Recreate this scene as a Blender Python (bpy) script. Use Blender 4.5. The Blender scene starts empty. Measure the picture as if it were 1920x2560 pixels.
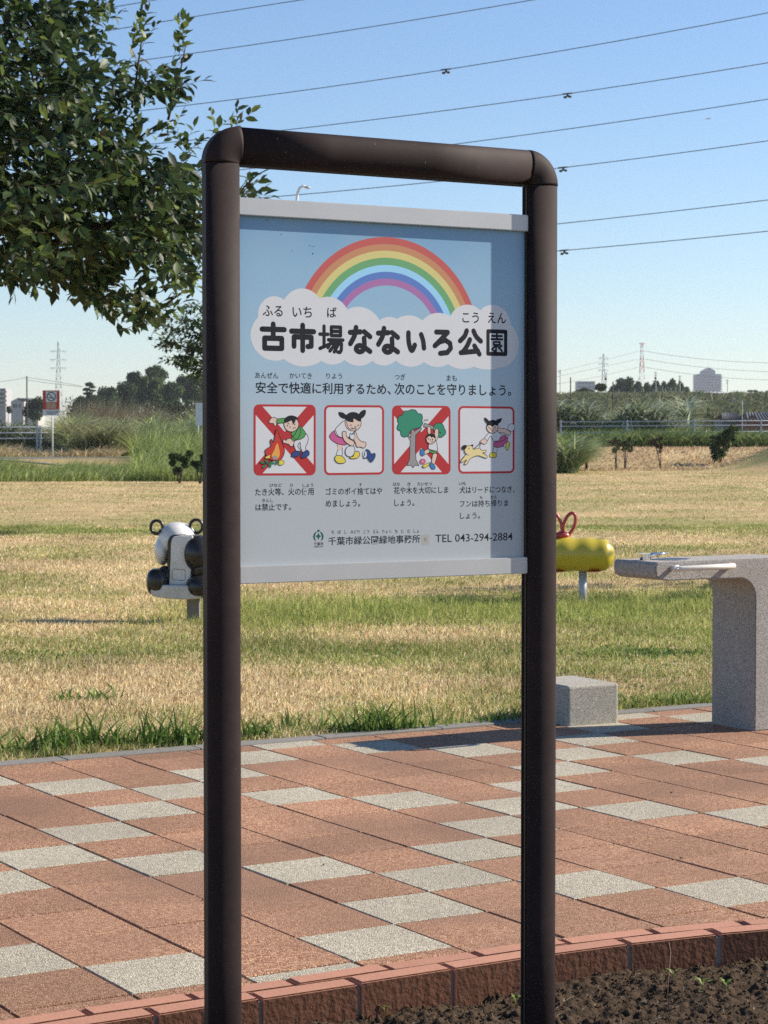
import bpy, bmesh, math, random
import numpy as np
from mathutils import Vector, Matrix, geometry
random.seed(7); rng = np.random.default_rng(11)
R = math.radians
S = bpy.context.scene
COL = S.collection

# ------------------------------------------------------------------ camera
EYE, F = 1.30, 5300.0
PITCH = math.atan(182.0 / F)
cam_d = bpy.data.cameras.new('camera'); cam = bpy.data.objects.new('camera', cam_d); COL.objects.link(cam)
cam_d.sensor_fit = 'VERTICAL'; cam_d.sensor_height = 36.0; cam_d.lens = F / 2560 * 36.0
cam_d.clip_start = 0.1; cam_d.clip_end = 9000
cam.location = (0, 0, EYE); cam.rotation_euler = (R(90) - PITCH, 0, 0)
cam_d.dof.use_dof = True; cam_d.dof.focus_distance = 4.62; cam_d.dof.aperture_fstop = 26
S.camera = cam

# ------------------------------------------------------------------ sky and sun
SUN_EL, SUN_AZ = 32.0, 15.0            # sun to the right, a little behind the sign
sdir = Vector((math.cos(R(SUN_AZ)) * math.cos(R(SUN_EL)), math.sin(R(SUN_AZ)) * math.cos(R(SUN_EL)), math.sin(R(SUN_EL))))
w = bpy.data.worlds.new('World'); S.world = w; w.use_nodes = True
nt = w.node_tree; nt.nodes.clear()
sky = nt.nodes.new('ShaderNodeTexSky'); sky.sky_type = 'NISHITA'; sky.sun_disc = False
sky.sun_elevation = R(SUN_EL); sky.sun_rotation = R(90 - SUN_AZ)
sky.altitude = 10; sky.air_density = 1.0; sky.dust_density = 0.12; sky.ozone_density = 3.2
hsv = nt.nodes.new('ShaderNodeHueSaturation'); hsv.inputs['Saturation'].default_value = 1.04
bg = nt.nodes.new('ShaderNodeBackground'); bg.inputs[1].default_value = 0.083
wo = nt.nodes.new('ShaderNodeOutputWorld')
nt.links.new(sky.outputs[0], hsv.inputs['Color']); tint = nt.nodes.new('ShaderNodeMixRGB'); tint.blend_type = 'MULTIPLY'; tint.inputs[0].default_value = 1; tint.inputs[2].default_value = (.93, .945, 1.025, 1)
nt.links.new(hsv.outputs[0], tint.inputs[1]); nt.links.new(tint.outputs[0], bg.inputs[0]); nt.links.new(bg.outputs[0], wo.inputs[0])
sun_d = bpy.data.lights.new('sun', 'SUN'); sun_d.energy = 5.0; sun_d.angle = R(0.53); sun_d.color = (1.0, 0.90, 0.76)
sun = bpy.data.objects.new('sun', sun_d); COL.objects.link(sun); sun.location = (20, 5, 30)
sun.rotation_euler = (-sdir).to_track_quat('-Z', 'Y').to_euler()
S.view_settings.view_transform = 'Standard'; S.view_settings.look = 'None'
S.view_settings.exposure = 0.85; S.view_settings.gamma = 1.0; S.view_settings.use_curve_mapping = False
S.render.engine = 'CYCLES'
S.cycles.max_bounces = 6; S.cycles.transparent_max_bounces = 8; S.cycles.use_denoising = False; S.cycles.sample_clamp_indirect = 1.6; S.cycles.caustics_reflective = False; S.cycles.caustics_refractive = False; S.cycles.blur_glossy = 1.0

# ------------------------------------------------------------------ helpers
def at(px, py, d):
    """point at horizontal distance d on the sight line through a point of the photograph"""
    x = (px - 960) / F; y = (1280 - py) / F
    v = Vector((x, math.cos(PITCH) + y * math.sin(PITCH), -math.sin(PITCH) + y * math.cos(PITCH)))
    return Vector((0, 0, EYE)) + v * (d / v.y)

def tag(o, label=None, cat=None, group=None, kind=None):
    if label: o['label'] = label
    if cat: o['category'] = cat
    if group: o['group'] = group
    if kind: o['kind'] = kind
    return o

def empty(name, loc, rz=0, label=None, cat=None, group=None):
    o = bpy.data.objects.new(name, None); COL.objects.link(o)
    o.location = loc; o.rotation_euler = (0, 0, rz); o.empty_display_size = .1
    return tag(o, label, cat, group)

def link(name, me, mats, parent=None, loc=None, smooth=False):
    o = bpy.data.objects.new(name, me); COL.objects.link(o)
    if mats is not None:
        for m in (mats if isinstance(mats, (list, tuple)) else [mats]): me.materials.append(m)
    if parent: o.parent = parent
    if loc is not None: o.location = loc
    if smooth: me.polygons.foreach_set('use_smooth', [True] * len(me.polygons))
    return o

def from_bm(name, bm, mats, parent=None, loc=None, smooth=False):
    me = bpy.data.meshes.new(name); bm.normal_update(); bm.to_mesh(me); bm.free()
    return link(name, me, mats, parent, loc, smooth)

def copy_thing(o, parent=None):
    c = o.copy(); COL.objects.link(c); c.parent = parent
    for ch in list(o.children): copy_thing(ch, c)
    return c

def box(bm, x0, x1, y0, y1, z0, z1, mi=0, M=None):
    vs = [bm.verts.new((M @ Vector(p)) if M else p) for p in
          ((x0, y0, z0), (x1, y0, z0), (x1, y1, z0), (x0, y1, z0), (x0, y0, z1), (x1, y0, z1), (x1, y1, z1), (x0, y1, z1))]
    for f in ((0, 3, 2, 1), (4, 5, 6, 7), (0, 1, 5, 4), (1, 2, 6, 5), (2, 3, 7, 6), (3, 0, 4, 7)):
        bm.faces.new([vs[i] for i in f]).material_index = mi
    return vs

def bevel(bm, w, seg=2):
    bmesh.ops.bevel(bm, geom=bm.edges[:], offset=w, segments=seg, affect='EDGES', profile=.5, clamp_overlap=True)

def tube(bm, pts, rad, n=6, mi=0, cap=True, closed=False):
    pts = [Vector(p) for p in pts]; N = len(pts)
    rads = rad if isinstance(rad, (list, tuple)) else [rad] * N
    rings = []; up = None
    for i, p in enumerate(pts):
        if closed: t = pts[(i + 1) % N] - pts[i - 1]
        else: t = pts[min(i + 1, N - 1)] - pts[max(i - 1, 0)]
        t.normalize()
        if up is None:
            up = t.cross(Vector((0, 0, 1)) if abs(t.z) < .9 else Vector((1, 0, 0))).normalized()
        up = (up - t * up.dot(t)).normalized(); s = t.cross(up)
        rings.append([bm.verts.new(p + (up * math.cos(2 * math.pi * k / n) + s * math.sin(2 * math.pi * k / n)) * rads[i]) for k in range(n)])
    for i in range(N if closed else N - 1):
        a, b = rings[i], rings[(i + 1) % N]
        for k in range(n):
            f = bm.faces.new((a[k], a[(k + 1) % n], b[(k + 1) % n], b[k])); f.material_index = mi; f.smooth = True
    if cap and not closed:
        bm.faces.new(rings[0][::-1]).material_index = mi; bm.faces.new(rings[-1]).material_index = mi

def ellipsoid(bm, c, r, M=None, seg=20, rings=12, mi=0, power=None):
    mm = Matrix.Translation(c) @ (M.to_4x4() if M else Matrix.Identity(4)) @ Matrix.Diagonal((r[0], r[1], r[2], 1))
    res = bmesh.ops.create_uvsphere(bm, u_segments=seg, v_segments=rings, radius=1.0, matrix=Matrix.Identity(4))
    for v in res['verts']:
        if power:
            for k in range(3):
                v.co[k] = math.copysign(abs(v.co[k]) ** power, v.co[k])
        v.co = mm @ v.co
        for f in v.link_faces: f.material_index = mi; f.smooth = True
    return res['verts']

def mesh_np(name, verts, faces, mats, colors=None, parent=None, fsize=3, mat_idx=None, smooth=False):
    """big meshes straight from arrays: verts (n,3), faces (m,fsize); colors per vertex"""
    me = bpy.data.meshes.new(name)
    me.vertices.add(len(verts)); me.vertices.foreach_set('co', np.asarray(verts, np.float32).ravel())
    m = len(faces); me.loops.add(m * fsize); me.loops.foreach_set('vertex_index', np.asarray(faces, np.int32).ravel())
    me.polygons.add(m); me.polygons.foreach_set('loop_start', np.arange(m, dtype=np.int32) * fsize)
    me.polygons.foreach_set('loop_total', np.full(m, fsize, np.int32))
    if mat_idx is not None: me.polygons.foreach_set('material_index', np.asarray(mat_idx, np.int32))
    if smooth: me.polygons.foreach_set('use_smooth', np.ones(m, bool))
    if colors is not None:
        a = me.color_attributes.new('Col', 'FLOAT_COLOR', 'POINT')
        c = np.ones((len(verts), 4), np.float32); c[:, :3] = colors; a.data.foreach_set('color', c.ravel())
    me.update(calc_edges=True)
    return link(name, me, mats, parent)

def vnoise(x, y, seed=0):
    """value noise, arrays in, 0..1 out"""
    xi = np.floor(x).astype(np.int64); yi = np.floor(y).astype(np.int64); fx = x - xi; fy = y - yi
    fx = fx * fx * (3 - 2 * fx); fy = fy * fy * (3 - 2 * fy)
    def h(a, b):
        n = (a * 374761393 + b * 668265263 + seed * 982451653) & 0xffffffff
        n = ((n ^ (n >> 13)) * 1274126177) & 0xffffffff
        return ((n ^ (n >> 16)) & 0xffff) / 65535.0
    return (h(xi, yi) * (1 - fx) + h(xi + 1, yi) * fx) * (1 - fy) + (h(xi, yi + 1) * (1 - fx) + h(xi + 1, yi + 1) * fx) * fy

# ------------------------------------------------------------------ materials
def mat(name, color=(.5, .5, .5), rough=.6, metal=0.0, spec=.5, trans=0.0, attr=False, noise=None, bump=None, coat=0.0, rnd=None, noise2=None):
    """noise=(scale, amount, colour2) mottles the colour; bump=(scale, strength, distance); rnd = per-object value variation"""
    m = bpy.data.materials.new(name); m.use_nodes = True; n = m.node_tree.nodes; L = m.node_tree.links; n.clear()
    out = n.new('ShaderNodeOutputMaterial'); b = n.new('ShaderNodeBsdfPrincipled')
    b.inputs['Base Color'].default_value = (*color, 1); b.inputs['Roughness'].default_value = rough
    b.inputs['Metallic'].default_value = metal; b.inputs['Specular IOR Level'].default_value = spec
    b.inputs['Coat Weight'].default_value = coat
    src = None
    tc = n.new('ShaderNodeTexCoord')
    if attr:
        at_ = n.new('ShaderNodeVertexColor'); at_.layer_name = 'Col'; src = at_.outputs[0]
    for nz in (noise, noise2):
        if nz:
            t = n.new('ShaderNodeTexNoise'); t.inputs['Scale'].default_value = nz[0]; t.inputs['Detail'].default_value = 6
            t.inputs['Roughness'].default_value = .65
            L.new(tc.outputs['Object'], t.inputs['Vector'])
            r_ = n.new('ShaderNodeMapRange'); r_.inputs[1].default_value = .5 - nz[3] if len(nz) > 3 else .35
            r_.inputs[2].default_value = .5 + nz[3] if len(nz) > 3 else .65
            r_.inputs[3].default_value = 0; r_.inputs[4].default_value = nz[1]
            L.new(t.outputs[0], r_.inputs[0])
            mx = n.new('ShaderNodeMixRGB'); L.new(r_.outputs[0], mx.inputs[0]); mx.inputs[2].default_value = (*nz[2], 1)
            if src: L.new(src, mx.inputs[1])
            else: mx.inputs[1].default_value = (*color, 1)
            src = mx.outputs[0]
    if rnd:
        oi = n.new('ShaderNodeObjectInfo'); r_ = n.new('ShaderNodeMapRange')
        r_.inputs[3].default_value = 1 - rnd; r_.inputs[4].default_value = 1 + rnd; L.new(oi.outputs['Random'], r_.inputs[0])
        hs = n.new('ShaderNodeHueSaturation'); L.new(r_.outputs[0], hs.inputs['Value'])
        if src: L.new(src, hs.inputs['Color'])
        else: hs.inputs['Color'].default_value = (*color, 1)
        src = hs.outputs[0]
    if src: L.new(src, b.inputs['Base Color'])
    if bump:
        t = n.new('ShaderNodeTexNoise'); t.inputs['Scale'].default_value = bump[0]; t.inputs['Detail'].default_value = 5
        L.new(tc.outputs['Object'], t.inputs['Vector'])
        bp = n.new('ShaderNodeBump'); bp.inputs['Strength'].default_value = bump[1]; bp.inputs['Distance'].default_value = bump[2]
        L.new(t.outputs[0], bp.inputs['Height']); L.new(bp.outputs[0], b.inputs['Normal'])
    sh = b.outputs[0]
    if trans:
        tr = n.new('ShaderNodeBsdfTranslucent'); mix = n.new('ShaderNodeMixShader'); mix.inputs[0].default_value = trans
        if src: L.new(src, tr.inputs[0])
        else: tr.inputs[0].default_value = (*color, 1)
        L.new(sh, mix.inputs[1]); L.new(tr.outputs[0], mix.inputs[2]); sh = mix.outputs[0]
    L.new(sh, out.inputs[0])
    m['p'] = 1
    return m
def nodes(m): return m.node_tree.nodes, m.node_tree.links

def aggregate(name, c1, c2, c3, scale, rnd=.06, bumpd=.0015, wide=None):
    """washed aggregate paving: fine grains of three tones and a real relief"""
    m = mat(name, c1, .9, spec=.25); n, L = nodes(m)
    b = [x for x in n if x.type == 'BSDF_PRINCIPLED'][0]; tc = [x for x in n if x.type == 'TEX_COORD'][0]
    geo = n.new('ShaderNodeNewGeometry')
    v = n.new('ShaderNodeTexVoronoi'); v.inputs['Scale'].default_value = scale; L.new(geo.outputs['Position'], v.inputs['Vector'])
    cr = n.new('ShaderNodeValToRGB'); cr.color_ramp.elements[0].position = .15; cr.color_ramp.elements[0].color = (*c2, 1)
    cr.color_ramp.elements[1].position = .95; cr.color_ramp.elements[1].color = (*c3, 1)
    e = cr.color_ramp.elements.new(.5); e.color = (*c1, 1)
    sp = n.new('ShaderNodeSeparateColor'); L.new(v.outputs['Color'], sp.inputs[0]); L.new(sp.outputs[0], cr.inputs[0])
    src = cr.outputs[0]
    if wide:
        t = n.new('ShaderNodeTexNoise'); t.inputs['Scale'].default_value = wide[0]; t.inputs['Detail'].default_value = 5
        L.new(geo.outputs['Position'], t.inputs['Vector'])
        mr = n.new('ShaderNodeMapRange'); mr.inputs[1].default_value = .38; mr.inputs[2].default_value = .66; mr.inputs[4].default_value = wide[1]
        L.new(t.outputs[0], mr.inputs[0]); mx = n.new('ShaderNodeMixRGB'); L.new(mr.outputs[0], mx.inputs[0])
        L.new(src, mx.inputs[1]); mx.inputs[2].default_value = (*wide[2], 1); src = mx.outputs[0]
    oi = n.new('ShaderNodeObjectInfo'); mr = n.new('ShaderNodeMapRange'); mr.inputs[3].default_value = 1 - rnd; mr.inputs[4].default_value = 1 + rnd
    L.new(oi.outputs['Random'], mr.inputs[0]); hs = n.new('ShaderNodeHueSaturation'); L.new(mr.outputs[0], hs.inputs['Value']); L.new(src, hs.inputs['Color'])
    L.new(hs.outputs[0], b.inputs['Base Color'])
    bp = n.new('ShaderNodeBump'); bp.inputs['Strength'].default_value = .8; bp.inputs['Distance'].default_value = bumpd
    inv = n.new('ShaderNodeMath'); inv.operation = 'MULTIPLY'; inv.inputs[1].default_value = -1; L.new(v.outputs['Distance'], inv.inputs[0])
    L.new(inv.outputs[0], bp.inputs['Height']); L.new(bp.outputs[0], b.inputs['Normal'])
    return m

M_red = aggregate('red_aggregate', (.345, .168, .094), (.18, .086, .052), (.51, .33, .21), 230, .14, .0026, (1.1, .8, (.19, .108, .072)))
M_grey = aggregate('grey_aggregate', (.40, .36, .275), (.235, .21, .16), (.56, .515, .415), 230, .07, .0030, (2.2, .4, (.27, .24, .19)))
M_granite = aggregate('granite', (.33, .315, .295), (.15, .145, .145), (.48, .465, .44), 380, .02, .0004, (2.6, .35, (.25, .205, .16)))
M_granite_rough = aggregate('split_granite', (.37, .355, .30), (.20, .19, .17), (.52, .50, .45), 380, .02, .0016, (5, .3, (.24, .225, .18)))
M_brick = mat('brick_clay', (.38, .175, .115), .85, spec=.3, noise=(14, .5, (.27, .115, .075)), noise2=(120, .6, (.46, .26, .18)), rnd=.08, bump=(160, .5, .001))
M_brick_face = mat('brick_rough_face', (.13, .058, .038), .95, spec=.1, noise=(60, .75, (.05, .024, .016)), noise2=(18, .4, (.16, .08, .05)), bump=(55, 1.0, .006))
M_mortar = mat('mortar', (.20, .18, .16), .95, noise=(90, .6, (.10, .09, .08)), bump=(120, .6, .002))
M_bed = mat('joint_sand', (.05, .042, .034), 1.0, spec=.1, noise=(200, .6, (.09, .075, .06)))
M_kerb = mat('kerb_concrete', (.16, .155, .145), .9, noise=(30, .6, (.10, .097, .09)), noise2=(250, .5, (.24, .23, .21)), rnd=.1, bump=(200, .5, .001))
M_soil = mat('dark_soil', (.050, .033, .021), 1.0, spec=.1, attr=False, noise=(25, .7, (.024, .015, .010)), noise2=(220, .55, (.10, .072, .048)), bump=(160, 1.0, .005))
M_brown = mat('brown_powder_coat', (.0215, .0135, .0140), .68, spec=.15, noise=(3.5, .7, (.0340, .0220, .0215)), noise2=(40, .5, (.0135, .0092, .0105)))
M_brown_dark = mat('brown_channel', (.020, .014, .012), .6, noise=(20, .5, (.032, .024, .02)))
M_alu = mat('anodised_aluminium', (.47, .475, .49), .45, metal=.35, noise=(6, .45, (.38, .39, .41)), bump=(300, .05, .0003))
M_chrome = mat('chrome', (.75, .76, .78), .08, metal=1.0)
M_white_rail = mat('cream_coated_rail', (.62, .60, .54), .3, spec=.5, noise=(12, .3, (.52, .5, .44)))
M_galv = mat('galvanised_steel', (.42, .44, .46), .5, metal=.4, noise=(9, .4, (.32, .34, .36)))
M_blades = mat('grass_blade', (.3, .3, .1), .6, spec=.25, trans=.38, attr=True)
M_ground = mat('lawn_soil', (.3, .25, .12), 1.0, spec=.1, attr=True, noise=(6, .35, (.28, .20, .10)), noise2=(60, .35, (.50, .40, .23)), bump=(30, .7, .03))
M_leaf = mat('cherry_leaf', (.045, .075, .022), .5, spec=.35, trans=.34, attr=True)
M_foliage = mat('foliage', (.05, .07, .03), .9, spec=.06, trans=.25, attr=True)
M_bark = mat('bark', (.075, .055, .042), .9, noise=(25, .6, (.03, .024, .02)), bump=(60, .8, .01))
M_pole = mat('dark_timber', (.06, .05, .045), .9, noise=(12, .5, (.04, .03, .03)))
M_conc = mat('pole_concrete', (.33, .33, .32), .8, noise=(5, .4, (.25, .25, .24)))
M_steel = mat('pylon_steel', (.36, .40, .43), .6, metal=.3)
M_redpaint = mat('red_paint', (.50, .05, .035), .5)
M_whitepaint = mat('white_paint', (.72, .73, .74), .5, noise=(4, .3, (.62, .62, .62)))
M_wire = mat('wire_aluminium', (.10, .115, .13), .5, metal=.3)
M_roof = mat('roof_tile', (.13, .135, .14), .7, noise=(3, .5, (.09, .09, .10)))
M_wall_pale = mat('pale_render', (.42, .41, .39), .8, noise=(.6, .4, (.44, .44, .42)))
M_wall_grey = mat('tower_cladding', (.30, .32, .37), .8, noise=(.3, .3, (.26, .28, .32)))
M_wall_grey2 = mat('tower_cladding_dark', (.20, .20, .25), .8)
M_glass = mat('dark_glass', (.05, .06, .08), .15, spec=.6)
M_asphalt = mat('asphalt', (.10, .105, .11), .9, noise=(3, .4, (.07, .07, .075)))
# ------------------------------------------------------------------ lie of the land
def sstep(x): x = np.clip(x, 0, 1); return x * x * (3 - 2 * x)
TH = R(31.0); CT, ST = math.cos(TH), math.sin(TH)
def ab2xy(a, b): return a * CT - b * ST, a * ST + b * CT
def xy2ab(x, y): return x * CT + y * ST, -x * ST + y * CT
def edge(x, y):
    """distance at which the mown lawn ends"""
    be = x / np.maximum(y, 1.0)
    return 66 + 24 * sstep((be + .02) / .10) + 2.2 * np.sin(be * 40) + 1.6 * vnoise(x * .5, y * .05, 51)
def height(x, y):
    x = np.asarray(x, float); y = np.asarray(y, float)
    be = x / np.maximum(y, 1.0); D = edge(x, y)
    z = (.60 + .20 * sstep((be - .02) / .05)) * sstep((y - D) / 9.0)
    z = z + .25 * sstep((y - 100) / 30)
    right = sstep((be - .02) / .05)
    z = z + right * 5.3 * sstep((y - 226) / 26.0) * (1 - .75 * sstep((y - 290) / 40.0))
    z = z + 1.25 * np.exp(-((x - 17.0) / 2.2) ** 2 - ((y - 86) / 7.0) ** 2)
    a, b = xy2ab(x, y)
    z = z + .012 * (vnoise(x * .8, y * .8, 3) - .5) * np.minimum(1, np.maximum(0, (b - 8.1) * 2))
    z = np.where(b < 8.02, -.35, z)
    return z
def hz(x, y): return float(height(np.array([x]), np.array([y]))[0])

def green(x, y):
    """share of living grass, 0..1: the mown lawn is scorched straw with green bands"""
    n = vnoise(x * .55, y * .55, 1) * .5 + vnoise(x * 1.7, y * 1.7, 2) * .3 + vnoise(x * 4.5, y * 4.5, 4) * .2
    n2 = vnoise(x * .16, y * .16, 9)
    g = .12 + 1.7 * (n - .47)
    g = g + .62 * np.exp(-((y - 33 + .10 * x) / 2.4) ** 2) * sstep((n2 - .12) / .3) * (.5 + n)
    g = g + .9 * np.exp(-((y - 29.3 + .15 * x) / 1.0) ** 2) * sstep((-x) / 2.0) * (n > .42)
    g = g + .6 * np.exp(-((y - 45) / 1.6) ** 2) * (n2 > .5)
    g = g + .70 * np.exp(-((y - 15.9 - .25 * (x - 1)) / 1.5) ** 2) * sstep((x + 2.2) / 1.4)
    g = g + .34 * np.exp(-((y - 13.1) / .9) ** 2) * sstep((-x + .4) / 1.0)
    g = g + .35 * np.exp(-((y - 13.2) / .8) ** 2) * sstep((x - .6) / 1.0)
    a, b = xy2ab(x, y)
    g = g + .40 * np.exp(-((b - 8.1) / .28) ** 2) * (vnoise(a * 2.1, b * 3, 21) > .35)
    g = g + 1.0 * np.exp(-((x - 17) / 2.6) ** 2 - ((y - 86) / 7.0) ** 2)
    return np.clip(g, 0, 1)
STRAW = np.array([[.80, .63, .34], [.92, .78, .46], [.60, .42, .21], [.95, .86, .58], [.26, .17, .08]])
GREEN = np.array([[.24, .29, .065], [.34, .38, .10], [.13, .18, .045], [.46, .48, .16]])

def sheet(name, xs, ys, zfun, cfun, m, kind='structure'):
    X, Y = np.meshgrid(xs, ys); Z = zfun(X, Y)
    V = np.stack([X.ravel(), Y.ravel(), Z.ravel()], 1); nx, ny = len(xs), len(ys)
    i = (np.arange(ny - 1)[:, None] * nx + np.arange(nx - 1)[None]).ravel()
    Fc = np.stack([i, i + 1, i + nx + 1, i + nx], 1)
    o = mesh_np(name, V, Fc, m, cfun(X.ravel(), Y.ravel()), fsize=4, smooth=True)
    return tag(o, kind=kind)
def lawn_col(x, y):
    g = green(x, y)[:, None]; D = edge(x, y)
    k = vnoise(x * 2.3, y * 2.3, 31)[:, None]
    c = (np.array([.50, .36, .18]) * (1 - .35 * k)) * (1 - g) + np.array([.20, .21, .07]) * g
    be = x / np.maximum(y, 1)
    wild = sstep((y - D - 2) / 12.0)[:, None]
    wc = np.where(be[:, None] > .03, np.array([.66, .50, .31]), np.array([.07, .09, .03]))
    c = c * (1 - wild) + wc * wild
    far = sstep((y - 104) / 6.0)[:, None]
    c = c * (1 - far) + np.array([.055, .075, .028]) * far
    return c
ys = np.concatenate([np.linspace(-6, 7, 14), np.geomspace(7.2, 60, 420), np.geomspace(60.3, 120, 150), np.geomspace(121, 420, 120), np.geomspace(430, 6000, 30)])
xs = np.concatenate([-np.geomspace(1500, 26, 24), np.linspace(-25, -8.2, 60), np.linspace(-8, 8, 200), np.linspace(8.2, 26, 60), np.geomspace(27, 1500, 40)])
sheet('ground', xs, ys, height, lawn_col, M_ground)

# ------------------------------------------------------------------ plaza
A0, B0, T = 2.03, 4.53, .30
def brick_edge(a): return 4.332 - (.15 * (a - 3.0) ** 2 if a > 3.0 else 0)
plaza = empty('plaza', (0, 0, 0), TH); plaza['kind'] = 'structure'
def lp(x, y, z): return (x, y, z)      # children of the plaza live in its own a, b axes
def tile_mesh(nm, w, d, d0=None, w0=None, rise=0.0):
    bm = bmesh.new(); vs = box(bm, -w / 2, w / 2, -d / 2, d / 2, -.06, 0)
    if d0 is not None:
        vs[0].co.y = vs[4].co.y = -d / 2 + d0[0]; vs[1].co.y = vs[5].co.y = -d / 2 + d0[1]
    top = [e for e in bm.edges if all(v.co.z > -.001 for v in e.verts)]
    bmesh.ops.bevel(bm, geom=top, offset=.0022, segments=1, affect='EDGES')
    me = bpy.data.meshes.new(nm); bm.to_mesh(me); bm.free(); return me
TW, TD = .2938, .2918
me_r = tile_mesh('tile_red', TW, TD); me_r.materials.append(M_red)
me_g = tile_mesh('tile_grey', TW, TD); me_g.materials.append(M_grey)
def is_grey(i, j): return (i + j) % 6 == 0 or (i - j) % 6 == 2
def px_of(x, y, z=0):
    v = Vector((x, y, z - EYE)); cz = v.y * math.cos(PITCH) - v.z * math.sin(PITCH); cy = v.y * math.sin(PITCH) + v.z * math.cos(PITCH)
    return (960 + F * v.x / cz, 1280 - F * cy / cz) if cz > .1 else (9e9, 9e9)
far = bmesh.new(); nt_ = 0
for i in range(-14, 24):
    for j in range(-1, 12):
        a = A0 + (i + .5) * T; b = B0 + (j + .5) * T
        u, v = px_of(*ab2xy(a, b)); near = -260 < u < 2180 and 1700 < v < 2760
        jit = (random.uniform(-.0008, .0008), random.uniform(-.0006, .0006), random.uniform(-.0015, .001))
        if j == -1:
            e0, e1 = brick_edge(a - T / 2) + .1405, brick_edge(a + T / 2) + .1405
            d_ = B0 - .002 - min(e0, e1); me = tile_mesh('tile_cut', TW, d_, (e0 - min(e0, e1), e1 - min(e0, e1)))
            me.materials.append(M_grey if is_grey(i, j) else M_red); loc = (a, B0 - .001 - d_ / 2, jit[2])
        elif j == 11:
            me = tile_mesh('tile_cut', TW, .147); me.materials.append(M_grey if is_grey(i, j) else M_red); loc = (a, B0 + 11 * T + .075, jit[2])
        else:
            me = me_g if is_grey(i, j) else me_r; loc = (a + jit[0], b + jit[1], jit[2])
        if near:
            o = bpy.data.objects.new('paving_tile', me); COL.objects.link(o); o.parent = plaza; o.location = loc; nt_ += 1
            o.rotation_euler = (random.uniform(-.0035, .0035), random.uniform(-.0035, .0035), random.uniform(-.003, .003))
        else:
            n0 = len(far.faces); far.from_mesh(me); far.faces.ensure_lookup_table(); far.verts.ensure_lookup_table()
            for f in far.faces[n0:]:
                f.material_index = 1 if is_grey(i, j) else 0
            seen = set(v for f in far.faces[n0:] for v in f.verts)
            for v in seen: v.co += Vector(loc)
o = from_bm('paving_tile_field', far, [M_red, M_grey], plaza); o['kind'] = 'stuff'
bm = bmesh.new(); box(bm, -2.5, 9.2, 4.40, 8.12, -.2, -.0075); from_bm('joint_bed', bm, M_bed, plaza)
# kerb stones along the lawn
k = 0
me_k = None
a = -2.4
while a < 9.0:
    if me_k is None:
        bm = bmesh.new(); box(bm, -.2985, .2985, 0, .10, -.2, .006); bevel(bm, .004, 2)
        me_k = bpy.data.meshes.new('kerb_stone'); bm.to_mesh(me_k); bm.free(); me_k.materials.append(M_kerb)
    o = bpy.data.objects.new('kerb_stone', me_k); COL.objects.link(o); o.parent = plaza
    o.location = (a, B0 + 11.5 * T + .002, random.uniform(-.002, .002)); o.rotation_euler = (0, 0, random.uniform(-.003, .003)); a += .60
# two rows of clay edging bricks
def brick_mesh(front):
    bm = bmesh.new(); box(bm, -.126, .126, 0, .064, -.20, .0)
    bmesh.ops.bevel(bm, geom=[e for e in bm.edges if all(v.co.z > -.01 for v in e.verts)], offset=.0035, segments=2, affect='EDGES')
    for f in bm.faces:
        if front and f.normal.y < -.7 : f.material_index = 1
    bm.normal_update()
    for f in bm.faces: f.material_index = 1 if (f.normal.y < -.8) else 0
    me = bpy.data.meshes.new('brick'); bm.to_mesh(me); bm.free(); me.materials.append(M_brick); me.materials.append(M_brick_face); return me
me_b = brick_mesh(True)
for row, off in ((0, 2.27), (1, 2.405)):
    for k in range(-14, 24):
        a = off + (k + .5) * .2655; sl = -.3 * (a - 3) if a > 3 else 0
        o = bpy.data.objects.new('edging_brick', me_b); COL.objects.link(o); o.parent = plaza
        o.location = (a, brick_edge(a) + row * .070, .002 + random.uniform(-.0015, .002))
        o.rotation_euler = (random.uniform(-.01, .01), random.uniform(-.006, .006), math.atan(sl) + random.uniform(-.006, .006))
bm = bmesh.new()
for k in range(-14, 24):
    a0 = 2.27 + k * .2655; a1 = a0 + .2655
    e0, e1 = brick_edge(a0), brick_edge(a1)
    vs = [bm.verts.new(p) for p in ((a0, e0 + .006, -.2), (a1, e1 + .006, -.2), (a1, e1 + .136, -.2), (a0, e0 + .136, -.2), (a0, e0 + .006, -.007), (a1, e1 + .006, -.007), (a1, e1 + .136, -.007), (a0, e0 + .136, -.007))]
    for f in ((4, 5, 6, 7), (0, 1, 5, 4), (2, 3, 7, 6)): bm.faces.new([vs[i] for i in f])
from_bm('mortar_bed', bm, M_mortar, plaza)

# ------------------------------------------------------------------ planting bed in front of the bricks
def soil_z(x, y):
    a, b = xy2ab(x, y); d = np.array([brick_edge(t) for t in np.ravel(a)]).reshape(np.shape(a)) - b
    z = -.078 - .03 * np.clip(d / .5, 0, 1) + .030 * (vnoise(x * 5, y * 5, 5) - .5) + .012 * (vnoise(x * 23, y * 23, 6) - .5) + .014 * (vnoise(x * 61, y * 61, 7) - .5) + .007 * (vnoise(x * 140, y * 140, 8) - .5)
    return np.where(d < .0, -.19, z)
aa = np.linspace(1.3, 4.6, 560); bb = np.concatenate([np.linspace(-1, 3.4, 12), np.linspace(3.42, 4.36, 190)])
AA, BB = np.meshgrid(aa, bb); X = AA * CT - BB * ST; Y = AA * ST + BB * CT; Z = soil_z(X, Y)
i = (np.arange(len(bb) - 1)[:, None] * len(aa) + np.arange(len(aa) - 1)[None]).ravel(); n_ = len(aa)
tag(mesh_np('planting_bed_soil', np.stack([X.ravel(), Y.ravel(), Z.ravel()], 1), np.stack([i, i + 1, i + n_ + 1, i + n_], 1), M_soil, fsize=4, smooth=True), kind='structure')
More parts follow.
